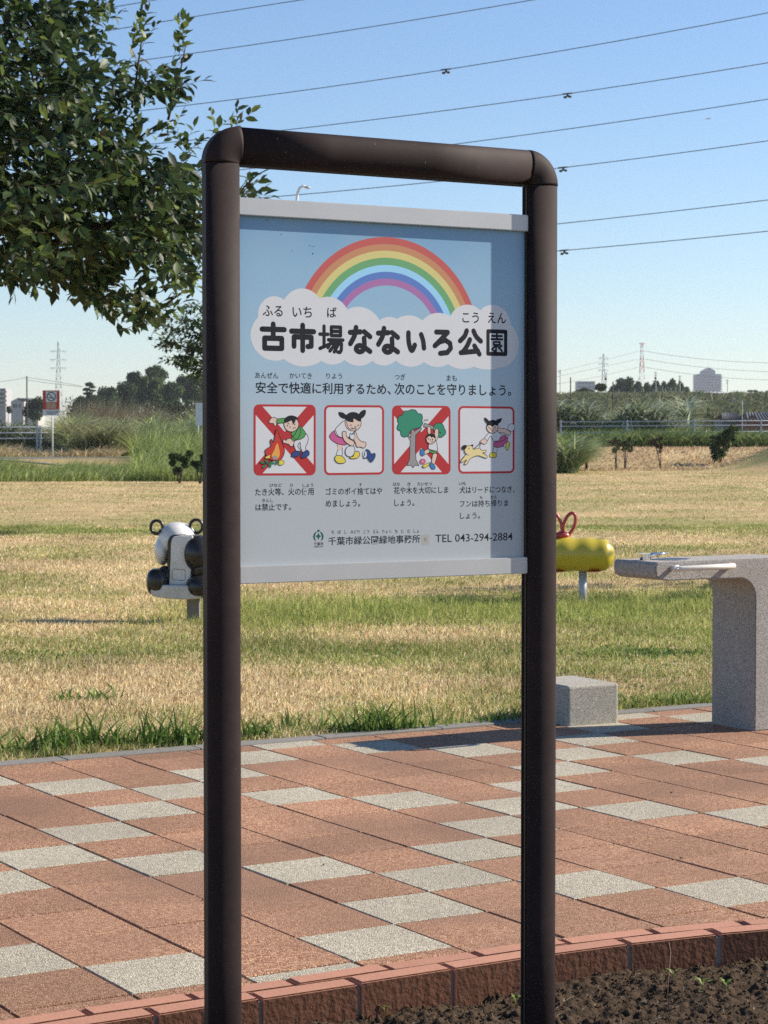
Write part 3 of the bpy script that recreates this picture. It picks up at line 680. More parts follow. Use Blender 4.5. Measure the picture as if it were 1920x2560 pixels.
# other lettering, set in the CJK face that comes with Blender
def text_mesh(body, off):
    c = bpy.data.curves.new('t', 'FONT'); c.body = body; c.offset = off; c.resolution_u = 3; c.fill_mode = 'FRONT'
    o = bpy.data.objects.new('t', c); COL.objects.link(o); bpy.context.view_layer.update()
    me = bpy.data.meshes.new_from_object(o.evaluated_get(bpy.context.evaluated_depsgraph_get())); v = np.array([x.co[:] for x in me.vertices]); f = [list(p.vertices) for p in me.polygons]
    bpy.data.objects.remove(o); bpy.data.curves.remove(c); bpy.data.meshes.remove(me); return v, f
def lettering(name, items, layer=6, off=.011, k='black'):
    A = Art(layer)
    for body, f_, x0, y0, x1, y1 in items:
        V, Fc = text_mesh(body, off); mn, mxx = V.min(0), V.max(0)
        u0, z0 = q(*f_(x0, y0)); u1, _ = q(*f_(x1, y0)); _, z1 = q(*f_(x0, y1)); b = len(A.v)
        for v in V:
            A.v.append((u0 + (v[0] - mn[0]) / (mxx[0] - mn[0]) * (u1 - u0), A.y(), z1 + (v[1] - mn[1]) / (mxx[1] - mn[1]) * (z0 - z1)))
        for f in Fc: A.f.append([b + i for i in f]); A.m.append(A.mi(k))
    return A.done(name)
for it_ in [('ふる', c7, 246, 885, 466, 1005), ('いち', c7, 572, 897, 785, 1016), ('ば', c7, 950, 905, 1055, 1020), ('こう', c8, 855, 960, 1035, 1078), ('えん', c8, 1132, 965, 1332, 1082)]: lettering('title_reading', [it_], 6, .014)
lettering('notice_line', [('安全で快適に利用するため、', c3, 88, 165, 846, 232), ('次のことを守りましょう。', c3, 866, 172, 1520, 240)], 6, .014)
for it_ in [('あんぜん', c3, 85, 114, 215, 147), ('かいてき', c3, 277, 116, 402, 148), ('りよう', c3, 484, 119, 572, 150), ('つぎ', c3, 867, 122, 927, 156), ('まも', c3, 1158, 129, 1215, 163)]: lettering('notice_reading', [it_], 6, .006)
lettering('caption', [('たき火等、火の使用', cb, 85, 92, 413, 134), ('は禁止です。', cb, 87, 178, 286, 218), ('びなど', cb, 165, 65, 236, 84), ('ひ', cb, 280, 66, 298, 83), ('しよう', cb, 351, 65, 411, 84), ('きんし', cb, 125, 150, 186, 170)])
lettering('caption', [('ゴミのポイ捨てはや', cb, 480, 89, 797, 130), ('めましょう。', cb, 480, 158, 674, 197), ('す', cb, 667, 62, 684, 82)])
lettering('caption', [('花や木を大切にしま', cb, 862, 84, 1168, 124), ('しょう。', cb, 865, 155, 978, 192), ('はな', cb, 858, 58, 897, 78), ('き', cb, 938, 58, 956, 78), ('たいせつ', cb, 995, 57, 1075, 77)])
lettering('caption', [('犬はリードにつなぎ、', cb, 1230, 81, 1540, 121), ('フンは持ち帰りま', cb, 1232, 159, 1505, 198), ('しょう。', cb, 1233, 228, 1345, 264), ('いぬ', cb, 1227, 55, 1265, 74), ('も', cb, 1344, 134, 1360, 151), ('かえ', cb, 1405, 132, 1440, 151)])
lettering('office_name', [('千葉市緑公園緑地事務所', cb, 495, 364, 1010, 412)])
lettering('office_reading', [(s_, cb, x0, 327 - (x0 - 512) * .012, x1, 347 - (x0 - 512) * .012) for s_, x0, x1 in (('ち', 512, 528), ('ば', 548, 565), ('し', 585, 597), ('みどり', 619, 670), ('こう', 692, 724), ('えん', 745, 778), ('りょく', 798, 847), ('ち', 868, 884), ('じ', 904, 918), ('む', 938, 955), ('しょ', 973, 1003))], 6, .006)
lettering('telephone_number', [('TEL 043-294-2884', cb, 1095, 351, 1528, 395)], 6, .004)
A = Art(5); x0, y0 = 1018, 352
A.fill([cb(1018, 354), cb(1046, 349), cb(1060, 352), cb(1061, 398), cb(1058, 408), cb(1020, 409)], 'sticker'); A.done('cover_sticker')
lettering('faint_character', [('長', cb, 1030, 368, 1047, 390)], 8, 0, 'faint')
# city emblem
A = Art(5)
def ce(x, y): return (740 + x / 2.9625, 1300 + y / 2.9625)
A.disc(ce(166, 80), 3.0, 3.2, 'emblem')
for sg in (-1, 1):
    A.fill([ce(166 + sg * x_, y_) for x_, y_ in ((10, 84), (26, 92), (36, 108), (39, 126), (32, 146), (14, 160), (22, 146), (26, 126), (22, 106))], 'emblem')
A.fill([ce(*p) for p in ((166, 94), (171, 108), (186, 120), (171, 132), (166, 148), (161, 132), (146, 120), (161, 108))], 'emblem'); A.done('city_emblem')
lettering('emblem_caption', [('千葉市', cb, 413, 394, 468, 413), ('CHIBA CITY', cb, 414, 415, 467, 423)], 6, .01)

# pictograms
def rrect(x0, y0, x1, y1, r, n=6):
    P = []
    for cx, cy, a0 in ((x1 - r, y0 + r, -90), (x1 - r, y1 - r, 0), (x0 + r, y1 - r, 90), (x0 + r, y0 + r, 180)):
        P += [(cx + r * math.cos(R(a0 + 90 * i / n)), cy + r * math.sin(R(a0 + 90 * i / n))) for i in range(n + 1)]
    return P
def skew(f_, x0, x1, yl0, yr0, yl1, yr1):
    """unit square -> the box in the photo"""
    def g(u, v):
        yt = yl0 + (yr0 - yl0) * u; yb = yl1 + (yr1 - yl1) * u; return f_(x0 + (x1 - x0) * u, yt + (yb - yt) * v)
    return g
def frame(A, g, cross):
    A.fill([g(*p) for p in rrect(0, 0, 1, 1, .085)], 'red'); A.fill([g(*p) for p in rrect(.034, .031, .966, .969, .055)], 'white')
    if cross:
        w_ = .115
        A.fill([g(*p) for p in ((.03, .03), (.03 + w_, .03), (.97, .97 - w_), (.97, .97), (.97 - w_, .97), (.03, .03 + w_))], 'red')
        A.fill([g(*p) for p in ((.97, .03), (.97 - w_, .03), (.03, .97 - w_), (.03, .97), (.03 + w_, .97), (.97, .03 + w_))], 'red')
def outline(A, f_, P, k, w=1.6, smooth=True): A.fill([f_(*p) for p in P], k, smooth); A.line([f_(*p) for p in P], w, 'black', smooth, True)
def face(A, f_, c, r, eyes, nose, mouth, hair):
    outline(A, f_, [(c[0] + r * math.cos(t * math.pi / 5), c[1] + r * 1.03 * math.sin(t * math.pi / 5)) for t in range(10)], 'skin')
    for h_ in hair: A.fill([f_(*p) for p in h_], 'black', True)
    for e in eyes: A.disc(f_(*e), 1.5, 1.8, 'black', 10)
    A.line([f_(*p) for p in nose], 1.2, 'black', True); A.line([f_(*p) for p in mouth], 1.3, 'black', True)
A = Art(5); g = skew(c4, 148, 826, 134, 138, 912, 910); frame(A, g, True); f_ = c4
outline(A, f_, [(400, 300), (450, 288), (520, 290), (520, 340), (450, 340), (400, 345)], 'green')
outline(A, f_, [(335, 290), (370, 278), (400, 290), (405, 330), (390, 370), (375, 370), (365, 345), (325, 340), (318, 320)], 'skin')
outline(A, f_, [(600, 520), (700, 450), (742, 490), (735, 560), (715, 600), (720, 650), (690, 665), (660, 600), (655, 550), (630, 590), (660, 640), (620, 650), (590, 590), (590, 540)], 'white')
outline(A, f_, [(560, 450), (650, 375), (690, 410), (715, 455), (690, 500), (620, 525), (590, 500)], 'green')
outline(A, f_, [(650, 395), (662, 425), (640, 490), (590, 540), (560, 510), (600, 460), (630, 400)], 'green')
outline(A, f_, [(560, 510), (590, 540), (575, 590), (545, 590), (530, 570), (475, 555), (468, 530), (490, 515), (500, 530), (520, 510)], 'skin')
face(A, f_, (560, 352), 80, [(517, 367), (597, 355)], [(550, 372), (540, 382), (550, 390)], [(578, 405), (588, 388), (608, 392)], [[(484, 335), (490, 290), (525, 262), (570, 256), (620, 275), (638, 315), (610, 300), (600, 325), (575, 345), (560, 312), (520, 330)]])
A.line([f_(520, 340), f_(540, 350)], 1.3, 'black'); A.line([f_(575, 352), f_(600, 335)], 1.3, 'black')
outline(A, f_, [(560, 690), (590, 650), (640, 645), (665, 660), (640, 695), (590, 712), (565, 705)], 'navy'); outline(A, f_, [(665, 700), (690, 660), (730, 635), (755, 660), (745, 695), (700, 718), (670, 718)], 'navy')
outline(A, f_, [(395, 408), (425, 470), (470, 590), (485, 640), (470, 700), (430, 745), (350, 745), (300, 715), (272, 650), (290, 620), (335, 590), (330, 540), (342, 515), (360, 550), (380, 480)], 'fire')
A.fill([f_(*p) for p in [(404, 560), (428, 630), (432, 690), (405, 730), (365, 725), (345, 690), (370, 640)]], 'orange', True); A.disc(f_(380, 715), 6, 5, 'grey')
outline(A, f_, [(270, 715), (325, 685), (325, 720), (300, 728)], 'yellow', 1.2); outline(A, f_, [(430, 745), (478, 755), (470, 790), (425, 795)], 'yellow', 1.2)
for lx, ly, ro_ in ((245, 772, .4), (265, 812, -.6), (325, 800, 1.3), (400, 770, 1.9), (290, 762, 1.0), (350, 775, .2)): A.disc(f_(lx, ly), 6.5, 3.2, 'leafg', 12, ro_)
A.line([f_(*p) for p in ((235, 790), (300, 775), (370, 745))], 1.2, 'black'); A.done('pictogram')
A = Art(5); g = skew(c4, 918, 1572, 142, 146, 908, 900); frame(A, g, False)
outline(A, f_, [(1110, 600), (1060, 560), (1068, 620), (1050, 700), (1110, 700), (1115, 640)], 'white'); A.fill([f_(*p) for p in ((1064, 570), (1110, 580), (1110, 635), (1068, 635))], 'skin')
outline(A, f_, [(1035, 420), (975, 480), (1010, 535), (1080, 570), (1160, 575), (1200, 500), (1130, 500), (1070, 480)], 'pink')
outline(A, f_, [(1150, 315), (1090, 350), (1035, 420), (1060, 480), (1130, 505), (1180, 500), (1250, 430), (1262, 400), (1190, 400)], 'white')
face(A, f_, (1234, 335), 88, [(1210, 362), (1290, 362)], [(1250, 375), (1260, 388), (1268, 372)], [(1218, 388), (1235, 402), (1255, 400)],
     [[(1150, 300), (1150, 262), (1190, 228), (1240, 218), (1290, 235), (1320, 280), (1318, 318), (1290, 318), (1240, 292), (1235, 328), (1180, 322)], [(1165, 262), (1130, 228), (1090, 218), (1074, 225), (1085, 262), (1120, 288), (1155, 292)], [(1298, 245), (1320, 212), (1350, 195), (1372, 200), (1368, 245), (1340, 282), (1312, 288)]])
outline(A, f_, [(1255, 425), (1285, 500), (1325, 540), (1370, 550), (1372, 585), (1350, 612), (1310, 600), (1275, 600), (1262, 560), (1240, 510)], 'skin')
outline(A, f_, [(1118, 435), (1120, 490), (1150, 545), (1225, 590), (1245, 545), (1190, 510), (1160, 480), (1155, 435)], 'skin')
outline(A, f_, [(1200, 500), (1205, 450), (1220, 465), (1240, 458), (1255, 485), (1235, 520)], 'white', 1.2)
outline(A, f_, [(1215, 590), (1245, 600), (1250, 660), (1215, 705), (1165, 695), (1148, 650), (1170, 600)], 'white')
outline(A, f_, [(1250, 655), (1290, 650), (1305, 685), (1280, 720), (1220, 728), (1195, 712), (1235, 700)], 'yellow'); outline(A, f_, [(1050, 695), (1110, 700), (1150, 745), (1135, 775), (1070, 775), (1035, 735)], 'yellow')
outline(A, f_, [(1370, 632), (1410, 640), (1430, 675), (1470, 670), (1472, 710), (1440, 762), (1415, 755), (1390, 720), (1350, 720)], 'navy'); A.disc(f_(1360, 678), 5, 9.5, 'white', 16); A.line([f_(1362, 668), f_(1358, 695)], 1.2, 'black'); A.done('pictogram')
A = Art(5); g = skew(c5, 88, 726, 146, 152, 900, 898); frame(A, g, True); f_ = c5
outline(A, f_, [(300, 395), (325, 390), (330, 430), (400, 385), (412, 405), (345, 470), (342, 640), (350, 740), (380, 805), (340, 798), (315, 828), (295, 800), (248, 805), (280, 730), (285, 530), (255, 480), (262, 460), (290, 500)], 'grey', smooth=False)
outline(A, f_, [(200, 250), (220, 210), (265, 205), (300, 192), (345, 200), (372, 235), (405, 240), (420, 275), (415, 320), (422, 345), (395, 385), (340, 400), (290, 425), (260, 480), (215, 492), (185, 470), (178, 430), (145, 410), (145, 370), (158, 345), (145, 310), (165, 262)], 'tree')
A.line([f_(*p) for p in ((432, 325), (448, 300), (455, 315), (470, 295), (480, 315))], 1.2, 'black')
outline(A, f_, [(540, 385), (560, 350), (600, 338), (640, 355), (660, 400), (675, 440), (655, 475), (625, 495), (590, 490), (560, 460), (545, 430)], 'tree')
outline(A, f_, [(440, 340), (520, 365), (610, 435), (620, 448), (540, 410), (430, 380)], 'grey', 1.3, False)
outline(A, f_, [(478, 385), (505, 380), (508, 450), (490, 460), (475, 430)], 'skin', 1.3); outline(A, f_, [(560, 410), (590, 410), (590, 480), (570, 530), (550, 500)], 'skin', 1.3)
outline(A, f_, [(495, 560), (560, 530), (580, 600), (575, 650), (490, 625)], 'white'); outline(A, f_, [(490, 625), (575, 645), (572, 685), (490, 655)], 'green', 1.3, False)
outline(A, f_, [(535, 680), (578, 680), (560, 760), (545, 790), (520, 775)], 'skin', 1.4); outline(A, f_, [(490, 625), (450, 635), (435, 660), (445, 680), (490, 660)], 'skin', 1.4)
outline(A, f_, [(400, 630), (425, 622), (440, 655), (430, 695), (405, 690), (396, 660)], 'blue', 1.4); outline(A, f_, [(505, 770), (535, 785), (558, 820), (550, 842), (520, 835), (500, 800)], 'blue', 1.4)
face(A, f_, (510, 515), 50, [(482, 512), (527, 518)], [(505, 515), (500, 524), (508, 526)], [(515, 548), (525, 538), (536, 545)], [[(460, 505), (468, 470), (505, 455), (545, 460), (562, 490), (555, 505), (530, 490), (520, 500), (495, 480)]])
for t in range(6): A.disc(f_(422 + 18 * math.cos(t * 1.05), 758 + 18 * math.sin(t * 1.05)), 3.6, 3.4, 'pink', 10)
A.disc(f_(422, 758), 2.2, 2.2, 'yellow', 8); outline(A, f_, [(425, 800), (470, 780), (492, 770), (490, 795), (450, 825), (428, 822)], 'yellow', 1.2); A.done('pictogram')
A = Art(5); g = skew(c5, 810, 1424, 152, 160, 892, 886); frame(A, g, False)
outline(A, f_, [(1350, 400), (1362, 365), (1390, 345), (1418, 358), (1426, 385), (1412, 418), (1385, 430), (1362, 425)], 'white', 1.3)
outline(A, f_, [(1240, 395), (1330, 405), (1378, 430), (1370, 470), (1345, 470), (1300, 445), (1250, 440)], 'skin', 1.3); outline(A, f_, [(1320, 480), (1340, 465), (1355, 490), (1345, 515), (1330, 500)], 'white', 1.2)
outline(A, f_, [(1165, 440), (1235, 425), (1260, 450), (1330, 480), (1300, 530), (1205, 545), (1165, 480), (1120, 540), (1095, 510), (1130, 460)], 'white', 1.4)
outline(A, f_, [(1285, 478), (1345, 495), (1340, 545), (1300, 590), (1240, 605), (1195, 592), (1205, 540), (1250, 530)], 'pink', 1.4)
outline(A, f_, [(1200, 600), (1235, 605), (1222, 665), (1190, 665)], 'white', 1.3); outline(A, f_, [(1150, 690), (1175, 662), (1215, 665), (1230, 690), (1215, 716), (1165, 712)], 'yellow', 1.4)
outline(A, f_, [(1300, 590), (1330, 555), (1345, 575), (1325, 600)], 'white', 1.3); outline(A, f_, [(1340, 545), (1360, 545), (1370, 580), (1352, 630), (1332, 630), (1330, 590)], 'yellow', 1.4)
outline(A, f_, [(1100, 510), (1125, 540), (1100, 570), (1065, 560), (1045, 545), (1070, 520)], 'skin', 1.3); A.line([f_(1060, 550), f_(975, 625)], 2.0, 'black'); A.line([f_(1052, 560), f_(1045, 600)], 1.6, 'black')
face(A, f_, (1182, 385), 62, [(1145, 388), (1210, 390)], [(1165, 395), (1158, 404), (1168, 408)], [(1172, 420), (1188, 426), (1200, 414)],
     [[(1122, 372), (1130, 330), (1170, 306), (1215, 312), (1245, 345), (1240, 368), (1205, 360), (1182, 378), (1150, 362)], [(1145, 320), (1120, 290), (1096, 278), (1098, 310), (1125, 345)], [(1218, 318), (1245, 295), (1284, 288), (1272, 325), (1240, 348)]])
outline(A, f_, [(880, 610), (900, 590), (960, 590), (975, 625), (1040, 612), (1060, 635), (1110, 635), (1105, 660), (1075, 665), (1120, 695), (1118, 722), (1090, 715), (1030, 695), (980, 705), (935, 735), (900, 790), (875, 785), (900, 740), (850, 768), (838, 755), (885, 690), (900, 680), (880, 655)], 'cream', 1.4)
A.fill([f_(*p) for p in ((848, 600), (868, 580), (900, 582), (895, 612), (865, 632), (848, 622))], 'black', True); A.disc(f_(962, 582), 3, 2.4, 'black', 10); A.disc(f_(925, 618), 1.4, 1.4, 'black', 8); A.line([f_(890, 684), f_(930, 690)], 1.2, 'blue'); A.done('pictogram')
# dents and scratches, tape mark
A = Art(5)
for px, py, r_ in ((774, 614, 1.6), (782, 634, 2.2), (703, 586, 1.5), (731, 627, 1.2), (668, 550, 1.8)): A.disc((px, py), r_, r_ * .8, 'navy', 8)
A.line([(780, 615), (787, 617)], 1, 'faint'); A.done('surface_dent')['kind'] = 'stuff'
bm = bmesh.new()
M_fleck = mat('paint_fleck', (.22, .20, .19), .7)
for _ in range(16):
    ph = random.uniform(.35, 2.6); z = random.uniform(.0, 1.85); w_ = random.uniform(.0002, .0006); l_ = w_ * random.choice((1, 1, 2, 5))
    cx = random.choice((0, SW)); dx, dy = a_ * math.cos(ph), -e_ * math.sin(ph); nrm = Vector((math.cos(ph) / a_, -math.sin(ph) / e_, 0)).normalized(); sd = Vector((-nrm.y, nrm.x, 0)); c = Vector((cx + dx, dy, z)) + nrm * .0004
    bm.faces.new([bm.verts.new(c + sd * sx * w_ + Vector((0, 0, sz * l_))) for sx, sz in ((-1, -1), (1, -1), (1, 1), (-1, 1))])
for _ in range(26):
    ph = random.uniform(.5, 2.2); x = random.uniform(.06, SW - .06); w_ = random.uniform(.0002, .0004); l_ = w_ * random.choice((1, 2, 6)); an = random.uniform(0, 3)
    nrm = Vector((0, -math.sin(ph) / e_, math.cos(ph) / a_)).normalized(); sd = nrm.cross(Vector((1, 0, 0))); c = Vector((x, -e_ * math.sin(ph), ZB + a_ + a_ * math.cos(ph))) + nrm * .0007
    d1 = (Vector((1, 0, 0)) * math.cos(an) + sd * math.sin(an)); d2 = nrm.cross(d1)
    bm.faces.new([bm.verts.new(c + d1 * sx * l_ + d2 * sz * w_) for sx, sz in ((-1, -1), (1, -1), (1, 1), (-1, 1))])
o = from_bm('chipped_paint', bm, M_fleck, sign); o['kind'] = 'stuff'
# ------------------------------------------------------------------ drinking fountain
def plane_pt(px, py, z):
    v = at(px, py, 1.0) - Vector((0, 0, EYE)); return Vector((0, 0, EYE)) + v * ((z - EYE) / v.z)
ft = empty('drinking_fountain', (1.651, 9.40, 0), TH, 'grey speckled granite drinking fountain shaped like an upside down L with a cream handrail', 'drinking fountain')
prof = [(.24, 0), (0, 0), (0, .592)] + [(-.09 + .09 * math.cos(R(t)), .595 + .09 * math.sin(R(t))) for t in range(8, 90, 8)] + [(-.09, .685), (-.30, .688), (-.49, .688), (-.535, .694), (-.556, .708), (-.562, .73), (-.560, .757), (-.548, .77), (.24, .77)]
bm = bmesh.new(); f0 = [bm.verts.new((x, 0, z)) for x, z in prof]; f1 = [bm.verts.new((x, .30, z)) for x, z in prof]
bm.faces.new(f0[::-1]); bm.faces.new(f1)
for k in range(len(prof)): bm.faces.new((f0[k], f0[(k + 1) % len(prof)], f1[(k + 1) % len(prof)], f1[k]))
bmesh.ops.recalc_face_normals(bm, faces=bm.faces[:])
bmesh.ops.bevel(bm, geom=[e for e in bm.edges if abs(e.verts[0].co.y - e.verts[1].co.y) < .01], offset=.005, segments=2, affect='EDGES')
from_bm('granite_body', bm, M_granite, ft)
inv = ft.matrix_basis.inverted()
def fl(p): return inv @ p
bm = bmesh.new(); c = fl(plane_pt(1690, 1392, .77)); c = Vector((-.36, .15, .7705))
bmesh.ops.create_cone(bm, cap_ends=True, segments=28, radius1=.085, radius2=.085, depth=.0012, matrix=Matrix.Translation(c))
from_bm('drain_bowl', bm, mat('bowl_dark', (.05, .05, .055), .35, metal=.6), ft)
bm = bmesh.new(); tube(bm, [(c.x + .088 * math.cos(t * math.pi / 14), c.y + .088 * math.sin(t * math.pi / 14), .7708) for t in range(28)], .002, 6, closed=True); from_bm('bowl_rim', bm, M_granite, ft)
tap = Vector((-.50, .16, .77))
bm = bmesh.new(); bmesh.ops.create_cone(bm, cap_ends=True, segments=20, radius1=.018, radius2=.024, depth=.026, matrix=Matrix.Translation(tap + Vector((0, 0, .013))))
bmesh.ops.create_cone(bm, cap_ends=True, segments=20, radius1=.027, radius2=.027, depth=.004, matrix=Matrix.Translation(tap + Vector((0, 0, .028))))
tapo = from_bm('tap_body', bm, M_chrome, ft, smooth=False)
bm = bmesh.new(); tube(bm, [tap + Vector((.03, .0, .012)), tap + Vector((.045, 0, .024)), tap + Vector((.075, -.01, .026)), tap + Vector((.115, -.02, .031))], [.010, .009, .006, .003], 8); from_bm('tap_spout', bm, M_chrome, ft)
bm = bmesh.new(); tube(bm, [(-.475, .004, .742), (-.475, -.030, .742), (-.455, -.045, .742), (-.30, -.047, .744), (-.175, -.045, .744), (-.155, -.030, .744), (-.155, .004, .744)], [.0115, .0115, .0115, .012, .0135, .0135, .0135], 12)
ellipsoid(bm, Vector((-.475, -.0325, .742)), (.021, .006, .0165)); from_bm('handrail', bm, M_white_rail, ft)
bm = bmesh.new(); ellipsoid(bm, Vector((-.475, -.040, .742)), (.008, .004, .008), seg=12, rings=8); from_bm('screw', bm, M_chrome, ft)
# step block
bm = bmesh.new(); box(bm, -.02, .262, 0, .37, -.05, .186); bevel(bm, .014, 4)
for f in bm.faces: f.smooth = False
o = from_bm('step_block', bm, M_granite_rough); o.location = (.850, 9.575, -.004); o.rotation_euler = (0, 0, R(29))
tag(o, 'low rough granite block with rounded edges standing on the paving behind the right sign post', 'step block')

# ------------------------------------------------------------------ spring riders
M_y = mat('worn_yellow_plastic', (.50, .40, .035), .32, spec=.5, noise=(5, .45, (.42, .32, .03)), coat=.2)
M_rh = mat('red_handle', (.42, .035, .03), .28, spec=.5, noise=(30, .3, (.30, .03, .03)), coat=.3)
M_bk = mat('glossy_black', (.010, .010, .012), .30, spec=.4, noise=(6, .5, (.030, .027, .024)), noise2=(40, .2, (.05, .045, .04)), coat=.15)
M_wh = mat('glossy_white', (.72, .72, .71), .28, spec=.5, noise=(5, .5, (.44, .42, .39)), coat=.2)
M_wd = mat('dull_white', (.58, .57, .53), .5, noise=(16, .5, (.36, .35, .32)))
yd = 16.9; s_ = F / yd
yr = empty('spring_rider', (at(1457, 1400, yd).x, yd, 0), 0, 'yellow caterpillar rider with red ring handles on a grey post', 'playground rider', 'playground riders on the lawn')
def yl(px, py, y=0): return Vector(((px - 1457) / s_, y, EYE - (py - 1098) / s_))
bm = bmesh.new(); pts = []; rad = []
for k in range(46):
    t = k / 45; px = 1340 + (1537 - 1340) * t; x = (px - 1457) / s_
    u = (px - 1340) / 50.0; r = .137 + .004 * math.cos((u - .35) * 2 * math.pi * .93)
    endr = (1537 - px) / s_; endl = (px - 1340) / s_
    for e in (endr, endl):
        if e < .13: r *= math.sqrt(max(0.0006, 1 - (1 - e / .13) ** 2))
    pts.append(Vector((x, 0, EYE - (1386 - 1098) / s_))); rad.append(r)
tube(bm, pts, rad, 26)
for v in bm.verts: v.co.y *= 1.05
from_bm('body', bm, M_y, yr)
bm = bmesh.new(); ellipsoid(bm, yl(1335, 1375), (.15, .15, .16)); from_bm('head', bm, M_y, yr)
for px_, w_ in ((1482, .07), (1398, .05)):
    bm = bmesh.new(); ellipsoid(bm, yl(px_, 1427), (w_, .10, .012)); from_bm('foot_rest', bm, M_rh, yr)
for sg in (-1, 1):
    bm = bmesh.new(); c = yl(1406 + sg * 17, 1310)
    tube(bm, [c + Vector((.044 * math.cos(t * math.pi / 14) + sg * .25 * .09 * math.sin(t * math.pi / 14), 0, .088 * math.sin(t * math.pi / 14))) for t in range(28)], .0135, 8, closed=True); from_bm('handle', bm, M_rh, yr)
bm = bmesh.new(); ellipsoid(bm, yl(1405, 1339), (.062, .05, .035)); from_bm('handle_base', bm, M_rh, yr)
bm = bmesh.new(); tube(bm, [(0, 0, -.1), (0, 0, .262)], .032, 16); from_bm('post', bm, M_galv, yr)
for z in (.20, .225): 
    bm = bmesh.new(); tube(bm, [(0, 0, z), (0, 0, z + .006)], .0345, 16); from_bm('collar', bm, M_galv, yr)

pd = 15.1; ps = F / pd
pr = empty('spring_rider', (at(483, 1400, pd).x, pd, 0), 0, 'black and white panda rider with ring shaped ears on a square post', 'playground rider', 'playground riders on the lawn')
def pl(cx, cy, y=0): return Vector(((340 + cx / 5.53 - 483) / ps, y, EYE - (1240 + cy / 5.53 - 1098) / ps))
k_ = 1 / 5.53 / ps
def blob(nm, parts, m, power=None):
    bm = bmesh.new()
    for cx, cy, rx, rz, ry, y, *rot in parts:
        ellipsoid(bm, pl(cx, cy, y), (rx * k_, ry, rz * k_), Matrix.Rotation(rot[0], 3, 'Y') if rot else None, 28, 18, power=power)
    return from_bm(nm, bm, m, pr)
hd = bmesh.new()
for cx, cy, rx, rz, ry, y in ((548, 610, 275, 242, .17, .13), (345, 770, 112, 205, .12, .10)): ellipsoid(hd, pl(cx, cy, y), (rx * k_, ry, rz * k_), None, 32, 20)
hme = bpy.data.meshes.new('h'); hd.to_mesh(hme); hd.free(); ho = link('head', hme, M_wh, pr); md = ho.modifiers.new('r', 'REMESH'); md.mode = 'VOXEL'; md.voxel_size = .007; md.use_smooth_shade = True
ms = ho.modifiers.new('s', 'SMOOTH'); ms.iterations = 8
rbox_t = [(440, 1228), (446, 900), (440, 640), (462, 575), (500, 537), (620, 528), (800, 535), (790, 1228)]
blob('torso', [(600, 900, 165, 360, .10, .09), (520, 1080, 120, 160, .12, .08), (480, 900, 60, 320, .08, .05)], M_bk, .8)
blob('leg', [(300, 1185, 148, 188, .11, -.03), (400, 1120, 110, 150, .10, .04)], M_bk, .72)
blob('arm', [(865, 800, 212, 262, .13, .0, 0), (900, 1000, 150, 200, .12, .02)], M_bk, .92)
blob('leg', [(900, 1245, 208, 168, .13, -.04)], M_bk, .9)
def rbox(nm, quad, y0, y1, m, bev):
    bm = bmesh.new(); a = [bm.verts.new(pl(x, y, y0)) for x, y in quad]; b = [bm.verts.new(pl(x, y, y1)) for x, y in quad]
    bm.faces.new(a[::-1]); bm.faces.new(b)
    for k in range(len(quad)): bm.faces.new((a[k], a[(k + 1) % len(quad)], b[(k + 1) % len(quad)], b[k]))
    bmesh.ops.recalc_face_normals(bm, faces=bm.faces[:]); bevel(bm, bev, 3); return from_bm(nm, bm, m, pr, smooth=False)
rbox('chest', rbox_t, -.045, .07, M_bk, .012)
rbox('backrest', [(462, 1225), (488, 900), (495, 640), (520, 560), (620, 540), (800, 540), (760, 1225)], -.065, .06, M_wh, .010)
bm = bmesh.new(); tube(bm, [pl(*p, -.0655) for p in ((512, 1020), (520, 1003), (680, 1012), (692, 1030), (690, 1150), (675, 1162), (530, 1152), (514, 1138))], .0016, 5, closed=True); from_bm('hatch_seam', bm, M_bk, pr)
rbox('seat', [(212, 1212), (700, 1222), (930, 1225), (930, 1400), (700, 1418), (480, 1408), (330, 1388), (235, 1362)], -.13, .10, M_wd, .012)
for cx, cy, rr in ((266, 440, 84), (815, 430, 86)):
    bm = bmesh.new(); c = pl(cx, cy, .10)
    tube(bm, [c + Vector((rr * k_ * math.cos(t * math.pi / 16), 0, rr * 1.1 * k_ * math.sin(t * math.pi / 16))) for t in range(32)], 22 * k_, 12, closed=True)
    d_ = pl(*((345, 520) if cx < 400 else (780, 520)), .13); tube(bm, [c + (d_ - c).normalized() * rr * .95 * k_, c.lerp(d_, .75) + Vector((0, -.07 if cx < 400 else .0, 0))], 27 * k_, 10)
    from_bm('ear_handle', bm, M_bk, pr)
bm = bmesh.new(); p0, p1 = pl(705, 1400), pl(880, 1400); box(bm, p0.x, p1.x, -.03, .05, -.15, p0.z); bevel(bm, .004, 2)
from_bm('post', bm, mat('weathered_post', (.20, .18, .155), .8, noise=(9, .5, (.13, .12, .10))), pr)
